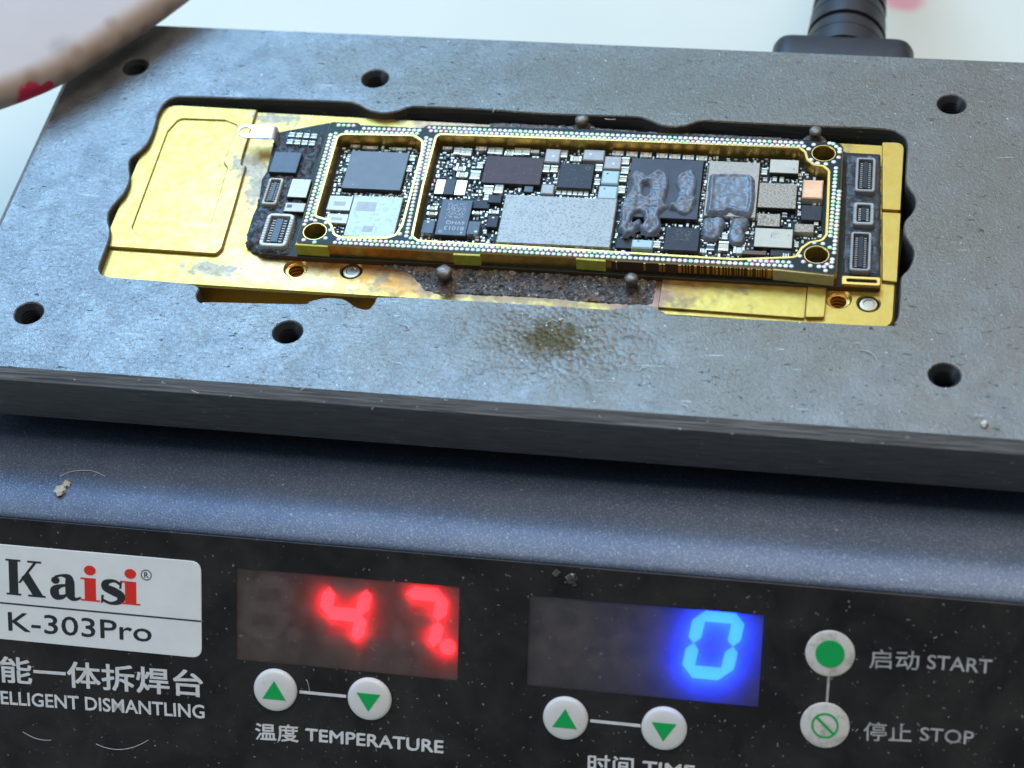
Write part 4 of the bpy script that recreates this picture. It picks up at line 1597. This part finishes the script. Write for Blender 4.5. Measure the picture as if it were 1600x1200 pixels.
capacitor((1223, 395), (1233, 402), 0.66, 'pale_blue')
capacitor((1222, 332), (1230, 339), 0.45, 'chip_slate')
for tl, br in (((1241, 377), (1248, 386)), ((1272, 344), (1279, 352)), ((1246, 330), (1252, 337)), ((1247, 270), (1255, 275)), ((1207, 275), (1214, 283)), ((1192, 277), (1199, 283)), ((1218, 276), (1225, 284))):
    capacitor(tl, br, 0.4)

# swarm of parts too small to pick apart on the free floor
for cav, tries, nm in ((cav1, 3000, 0), (cav2, 16000, 1)):
    b = bmesh.new()
    ins = offset(ccw(cav), 0.45)
    xs = [p[0] for p in ins]
    ys = [p[1] for p in ins]
    put = []
    for k in range(tries):
        x, y = rnd.uniform(min(xs), max(xs)), rnd.uniform(min(ys), max(ys))
        if not inside((x, y), ins):
            continue
        u, v = to_uv((x, y))
        sx, sy = rnd.choice(((0.22, 0.40), (0.38, 0.22), (0.26, 0.26), (0.45, 0.28), (0.18, 0.18), (0.30, 0.55)))
        r_ = (u - sx / 2, u + sx / 2, v - sy / 2, v + sy / 2)
        if any(r_[0] < t[1] + 0.06 and r_[1] > t[0] - 0.06 and r_[2] < t[3] + 0.06 and r_[3] > t[2] - 0.06 for t in taken + put):
            continue
        put.append(r_)
        rbox(x, y, sx, sy, ZB + 0.002, ZB + rnd.uniform(0.12, 0.36), TH, 0.04, b)
    obj('tiny_components', b, 'tiny', board, kind='stuff')
# solder beads along the edges of the big chips
b = bmesh.new()
for o, sides in ((c1, 'lrbt'), (soc, 'lrt'), (c10, 'lr'), (c9, 'lr'), (c11, 't'), (c2, 'r')):
    u0, u1, v0, v1 = o['_r']
    for s2 in sides:
        L = (v1 - v0) if s2 in 'lr' else (u1 - u0)
        k = 0.15
        while k < L - 0.1:
            if s2 in 'lr':
                u, v = (u0 - 0.17 if s2 == 'l' else u1 + 0.17), v0 + k
            else:
                u, v = u0 + k, (v0 - 0.17 if s2 == 'b' else v1 + 0.17)
            x, y = from_uv(u, v)
            if rnd.random() < 0.8:
                lathe([(0.10, ZB), (0.085, ZB + 0.10), (0, ZB + 0.16)], x, y, 6, b)
            k += 0.30
obj('solder_beads', b, 'tiny', board, kind='stuff', angle=80)

# black underfill round the end connectors
g1 = ats([(459, 203), (434, 208), (427, 232), (419, 268), (411, 281), (406, 318), (397, 337), (388, 367), (388, 380), (398, 385), (407, 395), (457, 397), (462, 372), (484, 290), (508, 206)], ZB)
cc_ = np.mean(np.array(g1), 0)
g1x = [(x + 0.45 * noise.noise(Vector((x * 1.3, y * 1.3, 2.0))) - 0.12, y + 0.35 * noise.noise(Vector((x * 1.3, y * 1.3, 7.0)))) for x, y in smooth(g1, True, 5)]
obj('underfill', blob(g1x, ZB - 0.25, 0.42, 0.34, 1.0, 0.15, 0.5, seed=21.0), 'goo', board, kind='stuff', angle=60)
g2 = ats([(1322, 241), (1375, 243), (1375, 428), (1316, 428)], ZB)
obj('underfill', blob(g2, ZB, 0.12, 0.13, 1.1, 0.17, 0.4, seed=33.0), 'goo', board, kind='stuff', angle=60)

# ------------------------------------------------------------------ thermal paste left on the chips
zc = ZB + 0.80


def c4(pts):
    return smooth([at(900 + x / 5, 180 + y / 5, zc) for x, y in pts], True, 4)


def paste(pts, h, amp, label, holes=(), seed=1.0, rim=0.0, soft=0.35, z0=zc, freq=1.1):
    b = blob(c4(pts), z0, h, amp, freq, 0.11, soft, [c4(q) for q in holes], seed, 2, rim)
    o = obj('thermal_paste', b, 'paste', None, None, None, 60)
    tag(o, label, 'thermal paste', 'grey thermal paste lumps on the chips')
    return o


paste([(432, 480), (470, 452), (520, 455), (560, 480), (600, 455), (650, 442), (700, 465), (726, 510), (722, 580), (705, 650), (690, 690), (722, 715), (690, 745), (655, 770), (655, 830), (662, 880), (625, 930), (570, 942), (515, 920), (505, 880),
       (535, 835), (520, 770), (480, 760), (440, 800), (430, 860), (470, 830), (498, 820), (500, 880), (450, 920), (385, 955), (360, 925), (332, 890), (350, 830), (350, 720), (385, 660), (415, 610), (435, 560)],
      0.52, 0.30, 'largest ragged grey paste lump, on the left half of the big dark chip', [[(525, 560), (560, 545), (575, 580), (550, 650), (530, 630)]], 1.0, 0.1)
paste([(820, 465), (870, 438), (915, 450), (935, 490), (948, 520), (935, 590), (925, 640), (942, 670), (912, 735), (860, 778), (810, 770), (770, 745), (722, 735), (735, 700), (775, 690), (790, 640), (798, 600), (780, 540), (790, 495)],
      0.48, 0.26, 'curved grey paste lump on the right half of the big dark chip', (), 5.0, 0.05)
paste([(1040, 490), (1080, 468), (1200, 466), (1340, 470), (1390, 500), (1400, 560), (1395, 700), (1370, 790), (1340, 800), (1240, 780), (1200, 760), (1160, 785), (1060, 785), (1015, 770), (1020, 700), (1030, 600)],
      0.34, 0.15, 'square pad of grey paste on the beige shield', (), 9.0, 0.26, 0.45, freq=0.8)
paste([(1000, 805), (1060, 795), (1150, 805), (1165, 840), (1130, 900), (1110, 950), (1050, 970), (995, 940), (985, 870)], 0.55, 0.30, 'crumbly grey paste lump in front of the square pad, beside the black chip', (), 13.0, 0.0, 0.35, ZB + 0.45)
paste([(1215, 815), (1270, 800), (1345, 800), (1335, 860), (1310, 910), (1318, 960), (1280, 1000), (1225, 995), (1190, 950), (1205, 880)], 0.60, 0.2, 'drop shaped grey paste lump in front of the square pad, beside the cream label', (), 17.0, 0.0, 0.4, ZB + 0.45)

# ------------------------------------------------------------------ power plug behind the station
plug = thing('power_plug', (87, 58, -12), 'black power plug with ribbed strain relief behind the plate', 'power plug')
zf0, zf1 = -17.0, -4.2
fx0, fx1 = 78.1, 95.7
prof = fillet([(fx0, zf0), (fx1, zf0), (fx1, zf1), (fx0, zf1)], 2.6, 6)
b = bmesh.new()
rings = []
for y, ins in ((54.6, 0.0), (58.5, 0.0), (59.3, 0.3), (59.8, 1.0)):
    rings.append([b.verts.new((x, y, z)) for x, z in offset(ccw(prof), ins)])
for a_, c_ in zip(rings, rings[1:]):
    for k in range(len(prof)):
        b.faces.new((a_[k], a_[(k + 1) % len(prof)], c_[(k + 1) % len(prof)], c_[k]))
b.faces.new(rings[0])
b.faces.new(rings[-1])
bmesh.ops.recalc_face_normals(b, faces=b.faces)
obj('plug_body', b, 'rubber', plug)
path, rad = [], []
y = 59.4
for k in range(7):
    for dy, dr in (((0.0, 0.0), (2.0, -0.1), (2.05, -0.5), (2.75, -0.5), (2.8, -0.1)) if k in (1, 3, 5) else ((0.0, 0.0), (1.4, 0.0), (2.8, -0.05))):
        path.append((87.0 + 0.02 * (y + dy - 59), y + dy, -9.6 - 0.02 * (y + dy - 59)))
        rad.append(max(2.2, 5.3 - 0.045 * (y + dy - 59.4) + dr))
    y += 2.8
obj('strain_relief', tube(path, rad, 28), 'rubber', plug, angle=25)
path = [(87.4, y - 0.4, -10.0), (88, y + 20, -14), (89, y + 50, -28), (92, y + 90, -38), (105, y + 160, -39)]
ps = []
for i in range(len(path) - 1):
    for t_ in range(5):
        ps.append(tuple(Vector(path[i]).lerp(Vector(path[i + 1]), t_ / 5)))
ps.append(path[-1])
obj('cable', tube(ps, 3.0, 16), 'rubber', plug, angle=60)

# ------------------------------------------------------------------ fold of cloth lying over the corner
def at3(px, py, z):
    x, y = at(px, py, z)
    return Vector((x, y, z))


e0, e1, e2, e3 = at3(-120, 214, 2.4), at3(80, 150, 2.4), at3(225, 60, 2.4), at3(420, -90, 3)
spine = [e0.lerp(e1, k / 6) for k in range(6)] + [e1.lerp(e2, k / 6) for k in range(6)] + [e2.lerp(e3, k / 6) for k in range(7)]
for _ in range(6):
    spine = [spine[0]] + [(spine[i - 1] + spine[i] * 2 + spine[i + 1]) / 4 for i in range(1, len(spine) - 1)] + [spine[-1]]
b = bmesh.new()
rows_ = []
RB = 2.4
for i, s0 in enumerate(spine):
    d = (spine[min(i + 1, len(spine) - 1)] - spine[max(i - 1, 0)])
    d.z = 0
    d.normalize()
    side = Vector((-(e3 - e0).y, (e3 - e0).x, 0)).normalized()      # away from the plate centre, up-left in the picture
    prof_ = []
    for k in range(13):               # round nose of the fold
        a = -math.pi / 2 + math.pi * k / 12
        prof_.append((RB - RB * math.cos(a), RB * math.sin(a)))
    up = [(RB + 8 * k, RB + 0.35 * k - 0.14 * k * k) for k in range(1, 5)]
    dn = [(RB + 3, -RB + 0.2)]
    ring = []
    for (t_, z) in dn + prof_ + up:
        wv = 0.3 * noise.noise(Vector((t_ * 0.06, i * 0.25, 1.0)))
        ring.append(b.verts.new(s0 + side * t_ + Vector((0, 0, z + RB * 0.62 + wv))))
    rows_.append(ring)
for a_, c_ in zip(rows_, rows_[1:]):
    for k in range(len(a_) - 1):
        b.faces.new((a_[k], a_[k + 1], c_[k + 1], c_[k]))
bmesh.ops.recalc_face_normals(b, faces=b.faces)
from mathutils.bvhtree import BVHTree
bv = BVHTree.FromBMesh(b)


def hit(px, py):
    q_ = bv.ray_cast(Vector(CAM_P), Vector(ray(px, py)).normalized())
    return q_[0]


n = NT('soiled_cloth')
c = n.mix(n.noise(0.12, 4), (0.40, 0.305, 0.255), (0.46, 0.352, 0.30))
for px, py, rx, ry, col, am in ((50, 150, 2.0, 1.7, (0.62, 0.02, 0.07), 1.0), (73, 137, 0.9, 1.0, (0.62, 0.02, 0.07), 1.0)):
    v = hit(px, py)
    c = n.mix(n.math('MULTIPLY', n.ball(v, rx, 0.12, 0.3, 0.5), am), c, col)
for px, py, rx, ry in ((264, 14, 0.7, 0.8), (172, 34, 0.7, 0.9), (95, 70, 1.6, 1.3), (152, 92, 1.1, 1.5), (48, 119, 1.2, 0.7), (105, 116, 0.5, 1.1), (120, 80, 0.5, 0.9), (195, 60, 0.8, 0.8), (225, 45, 0.6, 0.6)):
    v = hit(px, py)
    c = n.mix(n.math('MULTIPLY', n.ball(v, (rx + ry) / 2, 0.6, 0.3, 0.6), 0.42), c, (0.20, 0.13, 0.09))
n.base(c)
n.set('Roughness', 0.6)
n.bump(n.noise(0.5, 3), 0.08, 0.3)
M['cloth'] = n.m
bmesh.ops.solidify(b, geom=list(b.faces), thickness=0.5)
o = obj('folded_cloth', b, 'cloth', None, angle=60)
tag(o, 'soiled beige cloth fold with red print hanging over the plate corner', 'cloth')

# ------------------------------------------------------------------ crumbs and lint
def crumb(px, py, z, s2, label):
    x, y = at(px, py, z)
    b = bmesh.new()
    bmesh.ops.create_icosphere(b, subdivisions=2, radius=s2)
    for v in b.verts:
        k = 1 + 0.9 * noise.noise(v.co * 1.5 / s2 + Vector((px, py, 0)))
        v.co *= k
        v.co.z *= 0.6
        v.co += Vector((x, y, z + s2 * 0.4))
    tag(obj('crumb', b, 'crumb', None, angle=50), label, 'crumb', 'pale crumbs')


crumb(94, 768, -11.25, 0.62, 'larger pale crumb on the dark housing in front of the plate')
crumb(104, 757, -11.25, 0.40, 'smaller pale crumb touching the larger one on the housing')
crumb(1538, 664, 0, 0.36, 'cream crumb near the front edge of the plate')
crumb(876, 500, 0, 0.2, 'tiny white crumb on the brown flux stain of the plate')
x, y = pan(884, 903)
b = bmesh.new()
for k in range(9):
    rbox(x + rnd.uniform(-1.2, 1.2), y + rnd.uniform(-0.5, 0.5), rnd.uniform(0.3, 1.0), rnd.uniform(0.2, 0.6), 0.002, rnd.uniform(0.10, 0.35), rnd.uniform(0, 3), 0.08, b)
o = on_panel('burnt_crumb', b, 'crud')
o.parent = None
o.location = o.location + station.location
tag(o, 'dark burnt residue stuck to the black panel above the blue display', 'residue')
b = bmesh.new()
def fibre(px, py, z, L, curl, r=0.035):
    x, y = at(px, py, z)
    a = rnd.uniform(0, 6.28)
    pth = []
    for k in range(7):
        pth.append((x, y, z + 0.06 + 0.12 * math.sin(k * 0.5)))
        x += math.cos(a) * L / 6
        y += math.sin(a) * L / 6
        a += curl * rnd.uniform(0.3, 1)
    tube(pth, r, 5, b)


for px, py, z, L in ((640, 515, 0, 1.6), (872, 503, 0, 1.4), (1370, 565, 0, 2.6), (165, 745, -11.25, 5.5), (1075, 640, 0, 0.9), (1010, 575, 0, 0.9), (470, 610, 0, 0.8), (130, 560, 0, 1.2), (300, 610, 0, 1.0), (945, 186, 0, 1.4), (770, 176, 0, 1.2)):
    fibre(px, py, z, L, 0.35)
for k in range(60):
    px, py = rnd.uniform(20, 1580), rnd.uniform(580, 660)
    fibre(px, py - 60 + (px * 0.07), 0, rnd.uniform(0.25, 0.7), 0.8, 0.022)
for px0, py0, px1, py1, sag in ((36, 1143, 80, 1156, -0.35), (150, 1162, 232, 1156, -0.9), (478, 1062, 484, 1080, 0.4)):
    a, c_ = Vector(pan(px0, py0)), Vector(pan(px1, py1))
    pth = []
    for k in range(9):
        t_ = k / 8
        v = a.lerp(c_, t_)
        v = PM @ Vector((v.x, v.y + sag * 4 * t_ * (1 - t_), 0.06))
        pth.append(v)
    tube(pth, 0.03, 5, b)
for k in range(70):
    px, py = rnd.uniform(10, 1590), rnd.uniform(960, 1195)
    u, v = pan(px, py)
    if any(w_[0] - 1 < u < w_[1] + 1 and w_[2] - 1 < v < w_[3] + 1 for w_ in win) or v > -1:
        continue
    if u < 24 and v > -23:
        continue
    a = rnd.uniform(0, 6.28)
    L = rnd.uniform(0.12, 0.4)
    tube([PM @ Vector((u + math.cos(a) * L * t_, v + math.sin(a) * L * t_ + 0.2 * L * t_ * t_, 0.05)) for t_ in (0, 0.5, 1)], 0.022, 4, b)
o = obj('lint', b, 'lint')
tag(o, 'scattered pale lint fibres on the plate and housing', 'lint', kind='stuff')

for o in bpy.data.objects:
    if '_r' in o:
        del o['_r']
